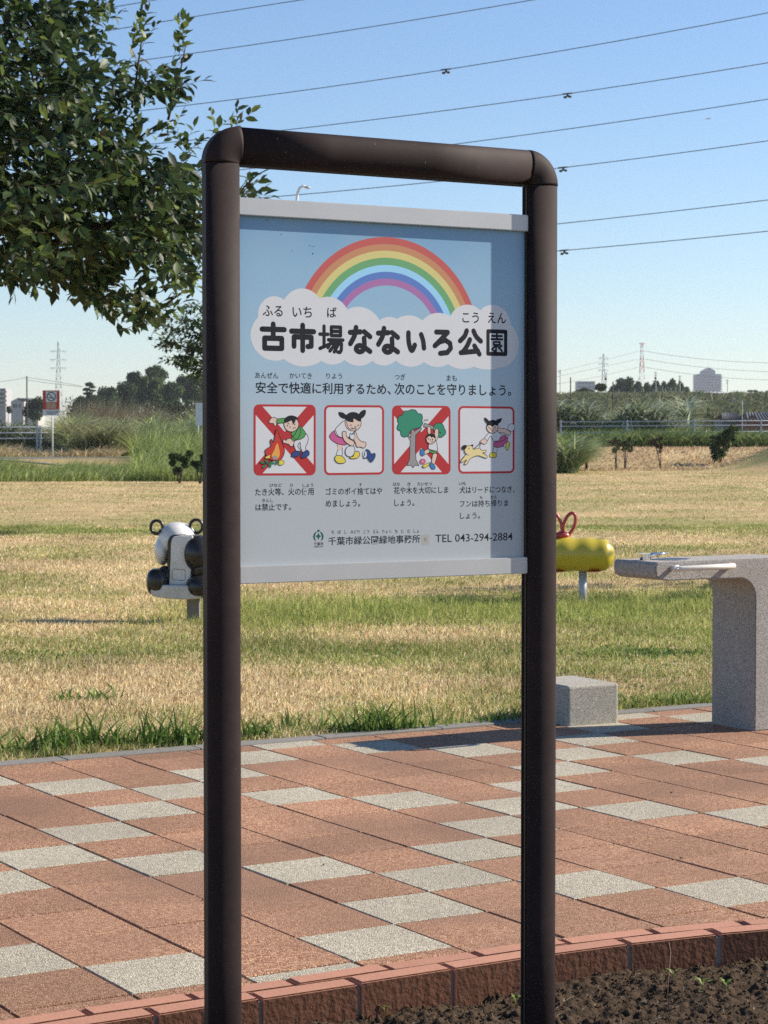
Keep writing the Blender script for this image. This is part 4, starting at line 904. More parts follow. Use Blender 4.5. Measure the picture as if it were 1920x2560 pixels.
# dark rubber mat sunk in the grass left of the panda
# ------------------------------------------------------------------ leaves and trees
def leaf_shape():
    L = [(0, 0, 0), (.30, .23, .05), (.30, -.23, .05), (.62, .225, .03), (.62, -.225, .03), (1, 0, -.10), (.33, 0, 0), (.66, 0, -.03)]
    Fc = [(0, 6, 1), (0, 2, 6), (6, 7, 3), (6, 3, 1), (6, 4, 7), (6, 2, 4), (7, 5, 3), (7, 4, 5)]
    return np.array(L, float), np.array(Fc)
LS, LF = leaf_shape()
def leaf_frames(pos, d, up):
    d = d / np.linalg.norm(d, axis=1, keepdims=True); s = np.cross(up, d); s /= np.linalg.norm(s, axis=1, keepdims=True) + 1e-9; n = np.cross(d, s)
    return d, s, n
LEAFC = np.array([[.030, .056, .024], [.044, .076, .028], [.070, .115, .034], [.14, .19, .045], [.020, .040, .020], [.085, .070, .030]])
class Boughs:
    def __init__(s): s.P = []; s.D = []; s.U = []; s.L = []; s.C = []; s.tw = bmesh.new()
    def twig(s, p, d, length, nl, ll, thick=.0022, light=False):
        d = d.normalized(); pts = [p]
        cur = p.copy(); dd = d.copy()
        for k in range(4):
            cur = cur + dd * length / 4; pts.append(cur.copy()); dd = (dd + Vector((random.gauss(0, .12), random.gauss(0, .12), random.gauss(-.03, .1)))).normalized()
        tube(s.tw, pts, [thick, thick * .85, thick * .7, thick * .55, thick * .4], 3, cap=False)
        for k in range(nl):
            t = (k + .6) / nl * 4; i = min(3, int(t)); b = pts[i].lerp(pts[i + 1], t - i)
            az = k * 2.4 + random.uniform(-.5, .5); side = d.cross(Vector((0, 0, 1))).normalized() * math.cos(az) + d.cross(d.cross(Vector((0, 0, 1)))).normalized() * math.sin(az)
            ld = (d * .55 + side * .8 + Vector((0, 0, -.45 if not light else .05))).normalized()
            if k >= nl - 2: ld = (d + side * .35).normalized()
            s.P.append(b[:]); s.D.append(ld[:]); up = Vector((random.gauss(0, .55), random.gauss(0, .55), 1)); s.U.append(up[:]); s.L.append(ll * random.uniform(.65, 1.15) * (1 if k < nl - 1 else .7))
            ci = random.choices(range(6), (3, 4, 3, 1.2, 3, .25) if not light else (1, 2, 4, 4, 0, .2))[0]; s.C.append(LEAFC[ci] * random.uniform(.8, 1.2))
    def clump(s, cx, cy, rx, ry, dens, d0, dspread, ll, out=Vector((.6, 0, .25)), light=False, dr=.9):
        n = max(2, int(math.pi * rx * ry * dens * 1.02))
        for _ in range(n):
            r = math.sqrt(random.random()); t = random.uniform(0, 2 * math.pi); u, v = r * math.cos(t), r * math.sin(t)
            p = at(cx + u * rx, cy + v * ry, d0 + random.gauss(0, dspread))
            dv = (out + Vector((u * dr + random.gauss(0, .35), random.gauss(0, .5), -v * dr * .6 + random.gauss(0, .3))))
            L = ll * random.uniform(2.0, 4.0); s.twig(p - dv.normalized() * L * .55, dv, L, random.randint(7, 11), ll, thick=ll * .022, light=light)
    def finish(s, name, tree, nobj, mleaf, mbark):
        P, D, U, L, C = [np.array(a, float) for a in (s.P, s.D, s.U, s.L, s.C)]; d, sd, n = leaf_frames(P, D, U)
        px = 960 + F * P[:, 0] / P[:, 1]; py = 1098 - F * (P[:, 2] - EYE) / P[:, 1]
        vis = (px > 8) & (px < 660) & (py > 8) & (py < 860); score = np.where(vis, L / P[:, 1], -1)
        idx = np.argsort(-score)[:nobj] if nobj else np.array([], int); rest = np.ones(len(P), bool); rest[idx] = False
        if nobj:
            ms = []
            for c in LEAFC[:5]:
                me = bpy.data.meshes.new('leaf'); me.from_pydata([tuple(v) for v in LS], [], [tuple(map(int, f)) for f in LF]); a = me.color_attributes.new('Col', 'FLOAT_COLOR', 'POINT')
                for x in a.data: x.color = (*c, 1)
                me.materials.append(mleaf); ms.append(me)
            for k in idx:
                me = ms[int(np.argmin(((LEAFC[:5] - C[k]) ** 2).sum(1)))]; o = bpy.data.objects.new('leaf', me); COL.objects.link(o); o.parent = tree
                M = Matrix(((d[k][0], sd[k][0], n[k][0], 0), (d[k][1], sd[k][1], n[k][1], 0), (d[k][2], sd[k][2], n[k][2], 0), (0, 0, 0, 1)))
                o.matrix_local = Matrix.Translation(Vector(P[k]) - tree.location) @ M @ Matrix.Scale(L[k], 4)
        P, d, sd, n, L, C = P[rest], d[rest], sd[rest], n[rest], L[rest], C[rest]; m = len(P)
        V = P[:, None] + L[:, None, None] * (LS[None, :, 0:1] * d[:, None] + LS[None, :, 1:2] * sd[:, None] + LS[None, :, 2:3] * n[:, None]) - np.array(tree.location)
        o = mesh_np(name, V.reshape(-1, 3), (LF[None] + 8 * np.arange(m)[:, None, None]).reshape(-1, 3), mleaf, np.repeat(C, 8, 0), parent=tree); o['kind'] = 'stuff'
        for v in s.tw.verts: v.co -= tree.location
        o = from_bm('twigs', s.tw, mbark, tree); o['kind'] = 'stuff'; return m
def limb(tree, name, pts, r0, r1, n=8, m=None):
    P = spline3(pts); k = len(P); bm = bmesh.new(); tube(bm, [Vector(p) - tree.location for p in P], [r0 + (r1 - r0) * i / (k - 1) for i in range(k)], n); return from_bm(name, bm, m or M_bark, tree)
def spline3(P, n=5):
    P = [Vector(p) for p in P]; N = len(P); out = []
    for i in range(N - 1):
        p0, p1, p2, p3 = P[max(0, i - 1)], P[i], P[i + 1], P[min(N - 1, i + 2)]
        for t in range(n):
            t /= n; out.append(.5 * ((2 * p1) + (p2 - p0) * t + (2 * p0 - 5 * p1 + 4 * p2 - p3) * t * t + (3 * p1 - p0 - 3 * p2 + p3) * t ** 3))
    out.append(P[-1]); return out
random.seed(5)
tb = Vector((-5.1, 16.2, 0))
cherry = empty('cherry_tree', tb, 0, 'large leafy cherry tree whose dark green boughs fill the upper left corner', 'tree')
fork = Vector((-5.0, 16.2, 1.7))
limb(cherry, 'trunk', [tb + Vector((0, 0, -.2)), tb + Vector((.03, 0, .8)), fork], .17, .13, 12)
main = [((-120, 700), (150, 600), (330, 540), (440, 500)), ((-150, 680), (60, 540), (200, 440), (330, 280)), ((-200, 600), (-60, 400), (60, 240), (190, 60)), ((-160, 640), (60, 650), (230, 710), (400, 775)),
        ((0, 640), (180, 560), (360, 590), (450, 620)), ((-300, 500), (-280, 200), (-240, -100)), ((-500, 600), (-700, 300), (-900, 100)), ((-620, 800), (-850, 650), (-1000, 600))]
for k, c in enumerate(main):
    dz = random.uniform(-.5, .5); limb(cherry, 'branch', [fork + Vector((0, 0, -.1))] + [at(x, y, 16.0 + dz) for x, y in c], .042, .006, 7)
for c in (((240, 300), (300, 270), (330, 258)), ((230, 320), (300, 300)), ((330, 360), (390, 315), (440, 300)), ((380, 470), (430, 430), (470, 400)), ((320, 430), (250, 520)), ((500, 480), (570, 500), (640, 440), (690, 415)), ((400, 770), (430, 750), (462, 728)), ((420, 300), (450, 180), (465, 110)), ((330, 270), (350, 130), (360, 60))):
    limb(cherry, 'branch', [at(x, y, 16.0) for x, y in c], .011, .003, 5)
B = Boughs()
cl = [(60, 50, 150, 95, 2.2), (180, 60, 90, 60, 2.0), (245, 30, 40, 30, 1.2), (60, 220, 180, 110, 2.4), (215, 180, 60, 55, 1.5), (230, 100, 40, 40, 1.5), (100, 380, 220, 120, 2.3), (290, 250, 60, 60, 1.5),
      (380, 205, 75, 38, 2.2), (450, 225, 35, 25, 1.5), (330, 180, 50, 30, 1.0), (300, 390, 70, 70, 2.3), (180, 520, 190, 110, 2.6), (60, 610, 130, 90, 2.6), (340, 480, 70, 60, 2.3), (430, 430, 60, 50, 2.8), (450, 520, 60, 65, 3.0),
      (380, 590, 70, 60, 2.8), (455, 640, 45, 60, 3.2), (440, 560, 60, 60, 2.6), (300, 620, 80, 50, 2.6), (230, 660, 70, 50, 2.4), (130, 660, 110, 40, 2.4), (230, 725, 50, 35, 2.4), (310, 755, 60, 30, 2.6), (370, 775, 50, 32, 2.6), (400, 790, 30, 24, 2.2), (590, 480, 60, 24, 1.8), (630, 455, 26, 14, 1.4),
      (-250, 250, 260, 300, 1.3), (-250, 560, 220, 160, 1.4), (-650, 300, 300, 300, .9), (60, -150, 240, 120, .9), (-300, -150, 260, 150, .8)]
for cx, cy, rx, ry, de in cl: B.clump(cx, cy, rx, ry, de * .00078, 16.0, .55 if rx < 100 else .8, .122)
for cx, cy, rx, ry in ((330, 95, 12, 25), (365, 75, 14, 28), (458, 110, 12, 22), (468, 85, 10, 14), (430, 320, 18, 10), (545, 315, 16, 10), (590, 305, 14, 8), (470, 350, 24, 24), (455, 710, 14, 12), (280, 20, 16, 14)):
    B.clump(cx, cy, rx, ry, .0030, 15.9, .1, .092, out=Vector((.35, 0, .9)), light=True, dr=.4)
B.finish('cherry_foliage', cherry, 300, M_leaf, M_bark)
# second tree behind the left post
t2 = at(582, 1098, 30.0); t2.z = 0
tree2 = empty('young_tree', t2, 0, 'smaller cherry tree farther back, its drooping boughs showing just left of the left post', 'tree')
limb(tree2, 'trunk', [t2 + Vector((0, 0, -.2)), t2 + Vector((0, 0, 1.0)), at(575, 880, 30)], .09, .05, 8)
for c in (((575, 900), (520, 850), (470, 820)), ((575, 900), (500, 880), (410, 850)), ((575, 860), (520, 800), (490, 765)), ((575, 930), (520, 920), (440, 900)), ((580, 860), (680, 800), (760, 780))): limb(tree2, 'branch', [at(x, y, 30) for x, y in c], .03, .006, 5)
B = Boughs()
for cx, cy, rx, ry, de in ((486, 768, 26, 16, 2.2), (450, 812, 42, 24, 2.6), (490, 835, 30, 40, 3), (425, 856, 40, 16, 3), (480, 880, 36, 30, 3), (445, 905, 36, 16, 3), (488, 925, 28, 30, 3), (570, 850, 70, 110, 2.2), (680, 830, 80, 100, 2)):
    B.clump(cx, cy, rx, ry, de * .0026, 30.0, .35, .085, out=Vector((-.7, 0, .0)), dr=.6)
B.finish('foliage', tree2, 0, M_leaf, M_bark)
# tree standing right of the frame that shades the green patch
t3 = Vector((5.35, 18.75, 0)); tree3 = empty('shade_tree', t3, 0, 'small round tree just outside the right edge that shades the lawn behind the fountain', 'tree')
limb(tree3, 'trunk', [t3, t3 + Vector((0, 0, 1.6))], .08, .05, 8)
B = Boughs()
for _ in range(230):
    v = Vector((random.gauss(0, 1), random.gauss(0, 1), random.gauss(0, 1))).normalized(); p = t3 + Vector((v.x * 1.05, v.y * .9, 2.0 + v.z * .75)) * 1.0
    B.twig(p, v, .35, 9, .10)
B.finish('foliage', tree3, 0, M_leaf, M_bark)

def crown(name, base, blobs, n, size, cols, label, cat='tree', group=None, trunk=True, bark=None, flat=.55):
    """blobs: (dx, dy, dz, rx, rz) in metres from the base; leaf clusters are small faces spread through the volume"""
    t = empty(name, base, 0, label, cat, group); bl = np.array(blobs, float); wgt = bl[:, 3] * bl[:, 4]; k = rng.choice(len(bl), n, p=wgt / wgt.sum())
    v = rng.normal(size=(n, 3)); v /= np.linalg.norm(v, axis=1, keepdims=True); r = (rng.random(n) ** .45)[:, None] * rng.uniform(.85, 1.12, (n, 1))
    P = bl[k, :3] + v * r * np.stack([bl[k, 3], bl[k, 3], bl[k, 4]], 1)
    d = rng.normal(size=(n, 3)) + v * .6 + np.array([0, 0, -.2]); up = rng.normal(size=(n, 3)) * .7 + np.array([0, 0, 1]) + v * .5
    d, s, nn = leaf_frames(P, d, up); L = (size * rng.uniform(.5, 1.3, n))[:, None]
    V = np.stack([P - d * L * .5, P + s * L * flat * .5, P + d * L * .5, P - s * L * flat * .5], 1)
    Fc = np.array([[0, 1, 2, 3]]) + 4 * np.arange(n)[:, None]
    c = np.array(cols)[rng.integers(0, len(cols), n)] * rng.uniform(.75, 1.25, (n, 1)); tone = rng.uniform(.6, 1.35, (len(bl), 1))[k]
    mesh_np('foliage', V.reshape(-1, 3), Fc, M_foliage, np.repeat(c * tone, 4, 0), parent=t, fsize=4)
    if trunk:
        bm = bmesh.new(); top = float(bl[:, 2].mean()); r_ = max(.02, float(bl[:, 3].mean()) * (.09 if cat == 'tree' else .07))
        tube(bm, [(0, 0, -.1), (r_ * .6, 0, top * .5), (0, 0, top)], [r_, r_ * .8, r_ * .5], 6); 
        for b in bl[:5]: tube(bm, [(0, 0, top * .45), (b[0] * .5, b[1] * .5, top * .75), (b[0], b[1], b[2])], [r_ * .5, r_ * .4, r_ * .2], 4, cap=False)
        from_bm('trunk', bm, bark or M_bark, t)
    return t
def clumps_px(base_px, d, circles, groundz=None, depth=.6):
    """circles (px, py, r px[, ry]) of the photo at distance d -> base and blobs"""
    b = at(base_px, 1098, d); b.z = groundz if groundz is not None else hz(b.x, b.y); s = d / F; out = []
    for c in circles:
        p = at(c[0], c[1], d); r = c[2] * s; rz = (c[3] if len(c) > 3 else c[2]) * s; out.append((p.x - b.x, random.uniform(-depth, depth) * r, p.z - b.z, r, rz))
    return b, out
DARKG = [[.045, .072, .030], [.032, .056, .027], [.064, .094, .036]]
MIDG = [[.075, .115, .040], [.105, .150, .050], [.060, .092, .036]]
PALEG = [[.13, .17, .065], [.17, .21, .09], [.09, .12, .05]]
BROWNG = [[.075, .06, .035], [.05, .05, .028], [.09, .065, .04]]
ORD = ['first', 'second', 'third', 'fourth', 'fifth', 'sixth', 'seventh', 'eighth', 'ninth', 'tenth', 'eleventh', 'twelfth', 'thirteenth', 'fourteenth', 'fifteenth']
# ------------------------------------------------------------------ shrubs at the far side of the lawn
def shrub(px, d, circles, n, size, cols, label, group=None, cat='shrub'):
    b, bl = clumps_px(px, d, circles); s = d / F; ex = []
    for q_ in bl:
        for _ in range(3): ex.append((q_[0] + random.gauss(0, .5) * q_[3], q_[1] + random.gauss(0, .5) * q_[3], q_[2] + random.gauss(0, .55) * q_[4], q_[3] * random.uniform(.45, .8), q_[4] * random.uniform(.4, .8)))
    t = crown('shrub', b, ex, int(n * .8), size, cols, label, cat, group, trunk=False); bm = bmesh.new()
    for k in range(5):
        e = random.choice(ex); tube(bm, [(random.uniform(-.03, .03), 0, -.1), (e[0] * .35, e[1] * .3, e[2] * .45), (e[0], e[1], e[2])], [.022, .016, .008], 5)
    from_bm('stem', bm, M_bark, t); return t
G1 = 'young shrubs along the far edge of the lawn'
shrub(1467, 88, [(1455, 1108, 11), (1472, 1104, 13), (1464, 1116, 12, 8), (1480, 1112, 9)], 900, .10, BROWNG + DARKG, 'slim brownish shrub on one bare stem, nearest the right post', G1)
shrub(1541, 89, [(1536, 1106, 10), (1546, 1104, 10), (1541, 1120, 10, 12), (1534, 1114, 8)], 900, .10, BROWNG, 'brown leaved shrub touching its greener neighbour', G1)
shrub(1563, 88.5, [(1560, 1112, 12), (1572, 1110, 11), (1565, 1126, 11, 12), (1577, 1118, 7)], 1000, .10, BROWNG + MIDG, 'greener forked shrub right beside the brown leaved one', G1)
shrub(1652, 90, [(1640, 1108, 12), (1651, 1106, 8), (1634, 1104, 8), (1648, 1122, 7, 10)], 800, .10, BROWNG, 'thin brown shrub with a leaning stem standing alone', G1)
shrub(1800, 92, [(1800, 1090, 22), (1822, 1085, 22), (1795, 1120, 18, 22), (1815, 1115, 20, 25), (1835, 1095, 14), (1790, 1100, 12)], 3600, .14, MIDG + PALEG + DARKG, 'round dense green bush with white specks in front of the right fence', None, 'bush')
shrub(449, 62.5, [(440, 1150, 15), (458, 1148, 17), (445, 1165, 18, 13), (432, 1160, 10)], 2300, .09, DARKG, 'dark low shrub on several thin stems before the tall grass, left of the other')
shrub(500, 62, [(492, 1150, 16), (510, 1150, 18), (500, 1168, 18, 12)], 2000, .09, DARKG, 'dark low shrub half hidden by the left sign post')

# ------------------------------------------------------------------ tall grass and reeds (nobody could count these)
def band(name, px0, px1, d0, d1, n, h0, h1, w, cols, lab, lean=(.2, 1.2), seg=3, stack=0.0, hn=.6, cat='grass'):
    d = rng.uniform(d0, d1, n); px = rng.uniform(px0, px1, n); x = (px - 960) / F * d
    nn = vnoise(x * .7, d * .35, 77); k = rng.random(n) < (.35 + .9 * nn); x, d, nn, px = x[k], d[k], nn[k], px[k]; n = len(x)
    hh = rng.uniform(h0, h1, n) * (1 - hn * .5 + hn * nn)
    c = np.array(cols)[rng.integers(0, len(cols), n)] * rng.uniform(.7, 1.3, (n, 1))
    wind = np.where(rng.random(n) < .6, rng.uniform(-.6, .9, n), rng.uniform(0, 6.28, n))
    return tag(blades(name, x, d, height(x, d) - .02 + stack * rng.random(n) ** .8 * (.4 + .9 * nn), hh, np.full(n, w) * rng.uniform(.6, 1.4, n), rng.uniform(*lean, n), wind, c, seg=seg), lab, cat, kind='stuff')
TG = [[.24, .31, .07], [.34, .41, .12], [.15, .20, .05], [.46, .50, .22]]
RD = [[.25, .31, .14], [.36, .40, .22], [.14, .19, .08], [.52, .54, .38]]
DRY = [[.62, .45, .27], [.48, .32, .19], [.74, .60, .38]]
band('tall_green_grass', -120, 780, 65, 70, 24000, .35, .72, .026, TG, 'bright green knee high grass in front of the narrow road at left')
band('tall_green_grass', 330, 900, 66, 82, 16000, .7, 1.35, .028, TG, 'taller green grass rising towards the left sign post')
band('dry_weeds', -100, 300, 84, 90, 6000, .3, .7, .03, DRY + TG[:1], 'brown withered weeds along the foot of the reed bank at left', (.5, 2))
band('reed_bank', 150, 700, 88, 100, 26000, .7, 1.25, .06, TG + RD, 'tall green reed grass with pale tips between the small red sign and the left post', (.3, 1.7), stack=.9, cat='reeds')
band('plumed_grass', 165, 300, 86, 92, 5000, .9, 1.5, .055, [[.34, .34, .17], [.45, .41, .24], [.24, .28, .11]], 'arching pale plumed grass right of the small red sign', (.8, 2.0), seg=4, stack=.9, cat='reeds')
band('brown_seed_grass', 170, 560, 100, 104, 4500, 2.0, 2.8, .045, [[.24, .19, .12], [.17, .14, .09], [.28, .26, .17]], 'brownish seed heads of tall grass behind the reed bank', (.1, .6), cat='reeds')
band('fence_reeds', -120, 190, 105, 114, 15000, .6, 1.0, .09, [[.14, .18, .09], [.24, .28, .17], [.07, .10, .045], [.48, .50, .38]], 'dark reeds with silvery leaves behind the left fence', (.5, 2.0), stack=.95, cat='reeds')
band('verge_dry_grass', 1380, 2050, 87, 108, 22000, .06, .22, .05, DRY + [[.36, .28, .16]], 'brown dry grass strip below the right fence', (.3, 2))
band('fence_foot_greens', 1385, 2060, 106, 116, 26000, .6, 1.25, .08, [[.18, .24, .07], [.27, .33, .11], [.09, .14, .045]], 'green weeds growing through the right fence', (.4, 1.6), cat='weeds')
band('cane_grass', 1340, 1445, 80, 88, 7500, .7, 1.3, .06, [[.25, .32, .11], [.42, .46, .26], [.14, .20, .07]], 'big arching grass clump right of the right post', (.6, 2.0), seg=4, stack=.7, cat='grass')
band('silver_canes', 1350, 1720, 122, 132, 24000, .7, 1.3, .12, [[.22, .27, .13], [.33, .37, .22], [.10, .14, .06], [.58, .60, .46]], 'tall silvery canes behind the right fence', (.5, 2.2), stack=1.75, cat='reeds')
band('levee_grass', 1360, 2080, 224, 254, 60000, .3, .9, .22, [[.20, .23, .11], [.15, .18, .08], [.27, .29, .16], [.22, .20, .12]], 'rough grass on the slope of the river levee', (.3, 1.6), seg=2)
band('levee_foot_growth', 1360, 2080, 205, 224, 14000, .8, 2.6, .25, [[.08, .12, .045], [.12, .16, .06], [.055, .08, .035]], 'dark growth at the foot of the levee', (.3, 1.6), seg=2, cat='weeds')

# narrow road behind the first tall grass
xs_ = np.linspace(-24, -4.5, 60); V = []; 
for x in xs_:
    for yy in (73.0, 79.5): V.append((x, yy + .05 * x, hz(x, yy + .05 * x) + .03))
Fc = [[2 * i, 2 * i + 1, 2 * i + 3, 2 * i + 2] for i in range(len(xs_) - 1)]
tag(mesh_np('road', V, Fc, M_asphalt, fsize=4), kind='structure')

# ------------------------------------------------------------------ fences
M_fence = mat('fence_paint', (.46, .49, .53), .45, metal=.2, noise=(2, .3, (.42, .44, .47)))
def rail_fence(label, px0, px1, d, ys_, posts, slope=0.0, r=.026):
    b = at(px0, 1098, d); b.z = hz(b.x, d); f = empty('rail_fence', b, 0, label, 'fence', None)
    for y in ys_:
        bm = bmesh.new(); p0, p1 = at(px0, y, d) - b, at(px1, y + slope, d) - b; tube(bm, [p0, p0.lerp(p1, .5), p1], r, 8); from_bm('rail', bm, M_fence, f)
    for px in posts:
        top = at(px, ys_[0] - 3 + slope * (px - px0) / (px1 - px0), d); bm = bmesh.new(); x = top.x - b.x; box(bm, x - .045, x + .045, -.035, .035, hz(top.x, d) - .3 - b.z, top.z - b.z); bevel(bm, .008, 1); from_bm('post', bm, M_fence, f)
rail_fence('pale steel pipe fence with four rails at the far right beyond the lawn', 1400, 2100, 110, [1055, 1066, 1082, 1098], [1402, 1568, 1735, 1903, 2070], -4)
rail_fence('pale steel pipe fence at the left edge behind the small red sign', -160, 150, 98, [1069, 1083, 1097], [-130, 93, 101], -1)
rail_fence('short stretch of pipe fence glimpsed through the reeds left of the left post', 340, 640, 101, [1064, 1078], [360, 470, 600], 0)

# ------------------------------------------------------------------ small signs at left
d = 82.0; s_ = d / F; b = at(131, 1098, d); b.z = hz(b.x, d)
sg = empty('no_smoking_sign', b, 0, 'small red and white no smoking sign on a thin pole at the left', 'sign'); pz = at(0, 1110, d)
def sp_(px, py, y=0): p = at(px, py, d) - b; return Vector((p.x, y, p.z))
def slab(nm, px0, py0, px1, py1, y0, y1, m):
    a_0, a_1 = sp_(px0, py1), sp_(px1, py0); bm = bmesh.new(); box(bm, a_0.x, a_1.x, y0, y1, a_0.z, a_1.z); return from_bm(nm, bm, m, sg)
slab('red_board', 107, 976, 149, 1024, -.02, .0, M_redpaint); slab('white_board', 107, 1024, 149, 1039, -.02, 0, M_whitepaint); slab('symbol_panel', 115, 978.5, 142, 1005, -.026, -.0205, M_whitepaint)
slab('picture_panel', 116, 1007, 141, 1022, -.026, -.0205, mat('worn_picture', (.42, .22, .12), .6, noise=(5, .8, (.55, .45, .30))))
M_ink = mat('sign_black', (.03, .03, .035), .5); bm = bmesh.new(); c = sp_(128.5, 991.5, -.030)
tube(bm, [c + Vector((.165 * math.cos(t * math.pi / 12), 0, .165 * math.sin(t * math.pi / 12))) for t in range(24)], .017, 6, closed=True); tube(bm, [c + Vector((-.11, 0, .12)), c + Vector((.11, 0, -.12))], .014, 6); from_bm('prohibition_ring', bm, M_ink, sg)
bm = bmesh.new(); box(bm, c.x - .10, c.x + .08, -.034, -.027, c.z - .06, c.z - .028); from_bm('cigarette', bm, M_ink, sg)
bm = bmesh.new()
for k in range(3): box(bm, sp_(110, 0).x, sp_(146 - 6 * k, 0).x, -.024, -.0205, sp_(0, 1029 + 3.4 * k).z, sp_(0, 1027.6 + 3.4 * k).z)
from_bm('text_lines', bm, M_ink, sg); bm = bmesh.new(); tube(bm, [(0, .02, -.3), (0, .02, sp_(0, 977).z)], .03, 8); from_bm('pole', bm, M_whitepaint, sg)
d = 84.0; b = at(505, 1098, d); b.z = hz(b.x, d); wb = empty('white_notice_board', b, 0, 'plain white board half hidden behind the left sign post', 'board')
p0, p1 = at(489, 1064, d) - b, at(545, 1007, d) - b; bm = bmesh.new(); box(bm, p0.x, p1.x, -.02, .01, p0.z, p1.z); from_bm('board_face', bm, M_whitepaint, wb)
for x in (p0.x + .1, p1.x - .1):
    bm = bmesh.new(); tube(bm, [(x, .03, -.3), (x, .03, p1.z - .05)], .025, 6); from_bm('leg', bm, M_galv, wb)

# ------------------------------------------------------------------ street lamp
d = 39.0; b = at(742, 1098, d); b.z = 0; lampo = empty('street_lamp', b, 0, 'white curved arm street lamp showing in the gap above the notice panel', 'street lamp')
P = [Vector((0, 0, -.2)), Vector((0, 0, 4))] + [at(x, y, d) - b for x, y in ((741.5, 560), (742, 500), (744, 482), (749, 470), (757, 465), (764, 466))]
bm = bmesh.new(); tube(bm, P, [.06, .045, .03, .025, .024, .022, .02, .018], 8); from_bm('pole', bm, M_whitepaint, lampo)
bm = bmesh.new(); ellipsoid(bm, at(768, 468.5, d) - b, (.065, .045, .024), Matrix.Rotation(.18, 3, 'Y')); from_bm('lamp_head', bm, M_galv, lampo)

# ------------------------------------------------------------------ overhead cables
def quad3(p, x):
    (x0, y0), (x1, y1), (x2, y2) = p
    return y0 * (x - x1) * (x - x2) / ((x0 - x1) * (x0 - x2)) + y1 * (x - x0) * (x - x2) / ((x1 - x0) * (x1 - x2)) + y2 * (x - x0) * (x - x1) / ((x2 - x0) * (x2 - x1))
cab = [([(95, 48), (300, 15), (388, 0)], 'topmost overhead cable, only its end crossing the upper left corner'), ([(122, 101), (700, 8), (752, 0)], 'second overhead cable from the top, leaving the frame above the sign'),
       ([(262, 163), (700, 102), (1331, 0)], 'third overhead cable from the top, passing just under the top edge right of centre'), ([(262, 287), (1115, 174), (1920, 32)], 'fourth overhead cable from the top with a damper above the middle of the sign'),
       ([(352, 363), (1086, 280), (1920, 157)], 'fifth overhead cable from the top with a damper right of centre'), ([(386, 447), (1126, 362), (1920, 248)], 'sixth overhead cable from the top, meeting the top bar of the sign'),
       ([(480, 508), (1064, 457), (1920, 352)], 'seventh overhead cable, crossing the gap below the top bar of the sign'), ([(295, 652), (1392, 560), (1920, 500)], 'eighth overhead cable, without damper, second lowest at right'),
       ([(0, 713), (502, 690), (1920, 578)], 'lowest overhead cable, with a damper beside the right post')]
damp = {3: 1115, 4: 1419, 6: 1408, 8: 1411}
M_damp = mat('damper_metal', (.06, .06, .055), .5, metal=.4)
for i, (p, lab) in enumerate(cab):
    xs2 = np.linspace(-900, 2900, 41); dd = lambda x: 98 - 16 * (x + 900) / 3800 + i * .5
    pts = [at(x, quad3(p, x), dd(x)) for x in xs2]; b = pts[0].copy(); o = empty('overhead_cable', b, 0, lab, 'cable', 'overhead cables crossing the sky')
    bm = bmesh.new(); tube(bm, [q_ - b for q_ in pts], .0185, 5); from_bm('strand', bm, M_wire, o)
    if i in damp:
        x = damp[i]; y = quad3(p, x); g_ = lambda u, v: at(x + u, y + v, dd(x)) - b; bm = bmesh.new(); tube(bm, [g_(-13, 1), g_(13, -2)], .036, 6); tube(bm, [g_(0, 0), g_(0, 6)], .05, 6); tube(bm, [g_(-7, 8.5), g_(0, 5.5), g_(7, 7)], .035, 6)
        ellipsoid(bm, g_(-6, 8.5), (.085, .06, .055), seg=10, rings=6); ellipsoid(bm, g_(6, 7), (.085, .06, .055), seg=10, rings=6); from_bm('vibration_damper', bm, M_damp, o)

# ------------------------------------------------------------------ pylons
def pylon(label, px, d, ytop, ybase_z, wt, wb, arms, striped=False, ears=True):
    s = d / F; b = at(px, 1098, d); b.z = hz(b.x, d); o = empty('power_pylon', b, 0, label, 'pylon', 'lattice power pylons on the skyline')
    H = at(px, ytop, d).z - b.z; nlev = 13; zs = [H * (1 - (1 - k / nlev) ** 1.25) for k in range(nlev + 1)]
    wid = lambda z: (wb * (1 - z / H) ** 1.3 + wt) * s
    mats = [M_redpaint, M_whitepaint] if striped else [M_steel]; bm = bmesh.new(); r = s * .42
    for k in range(nlev):
        z0, z1 = zs[k], zs[k + 1]; w0, w1 = wid(z0), wid(z1); mi = (0 if (k // 2) % 2 == 0 else 1) if striped else 0
        for sx in (-1, 1):
            for sy in (-1, 1): tube(bm, [(sx * w0, sy * w0, z0), (sx * w1, sy * w1, z1)], r, 4, mi)
        for sy in (-1, 1):
            tube(bm, [(-w0, sy * w0, z0), (w1, sy * w1, z1)], r * .6, 3, mi); tube(bm, [(w0, sy * w0, z0), (-w1, sy * w1, z1)], r * .6, 3, mi); tube(bm, [(-w1, sy * w1, z1), (w1, sy * w1, z1)], r * .6, 3, mi)
    from_bm('tower', bm, mats, o)
    for ya, hw in arms:
        z = at(px, ya, d).z - b.z; bm = bmesh.new(); w = wid(z); h = hw * s
        for sx in (-1, 1):
            tube(bm, [(0, 0, z + 2.2 * s), (sx * h, 0, z)], r * .8, 4); tube(bm, [(0, 0, z - 1.5 * s), (sx * h, 0, z)], r * .8, 4)
            if ears: tube(bm, [(sx * h, 0, z), (sx * h * .72, 0, z - 5 * s)], r * .6, 4); tube(bm, [(sx * h * .72, 0, z - 5 * s), (sx * h * .45, 0, z)], r * .6, 4)
        from_bm('cross_arm', bm, M_steel if not striped else M_redpaint, o)
pylon('grey lattice pylon with three cross arms above the reeds at left', 147, 900, 854, 0, 1.6, 14, [(878, 21), (899, 21), (920, 21)])
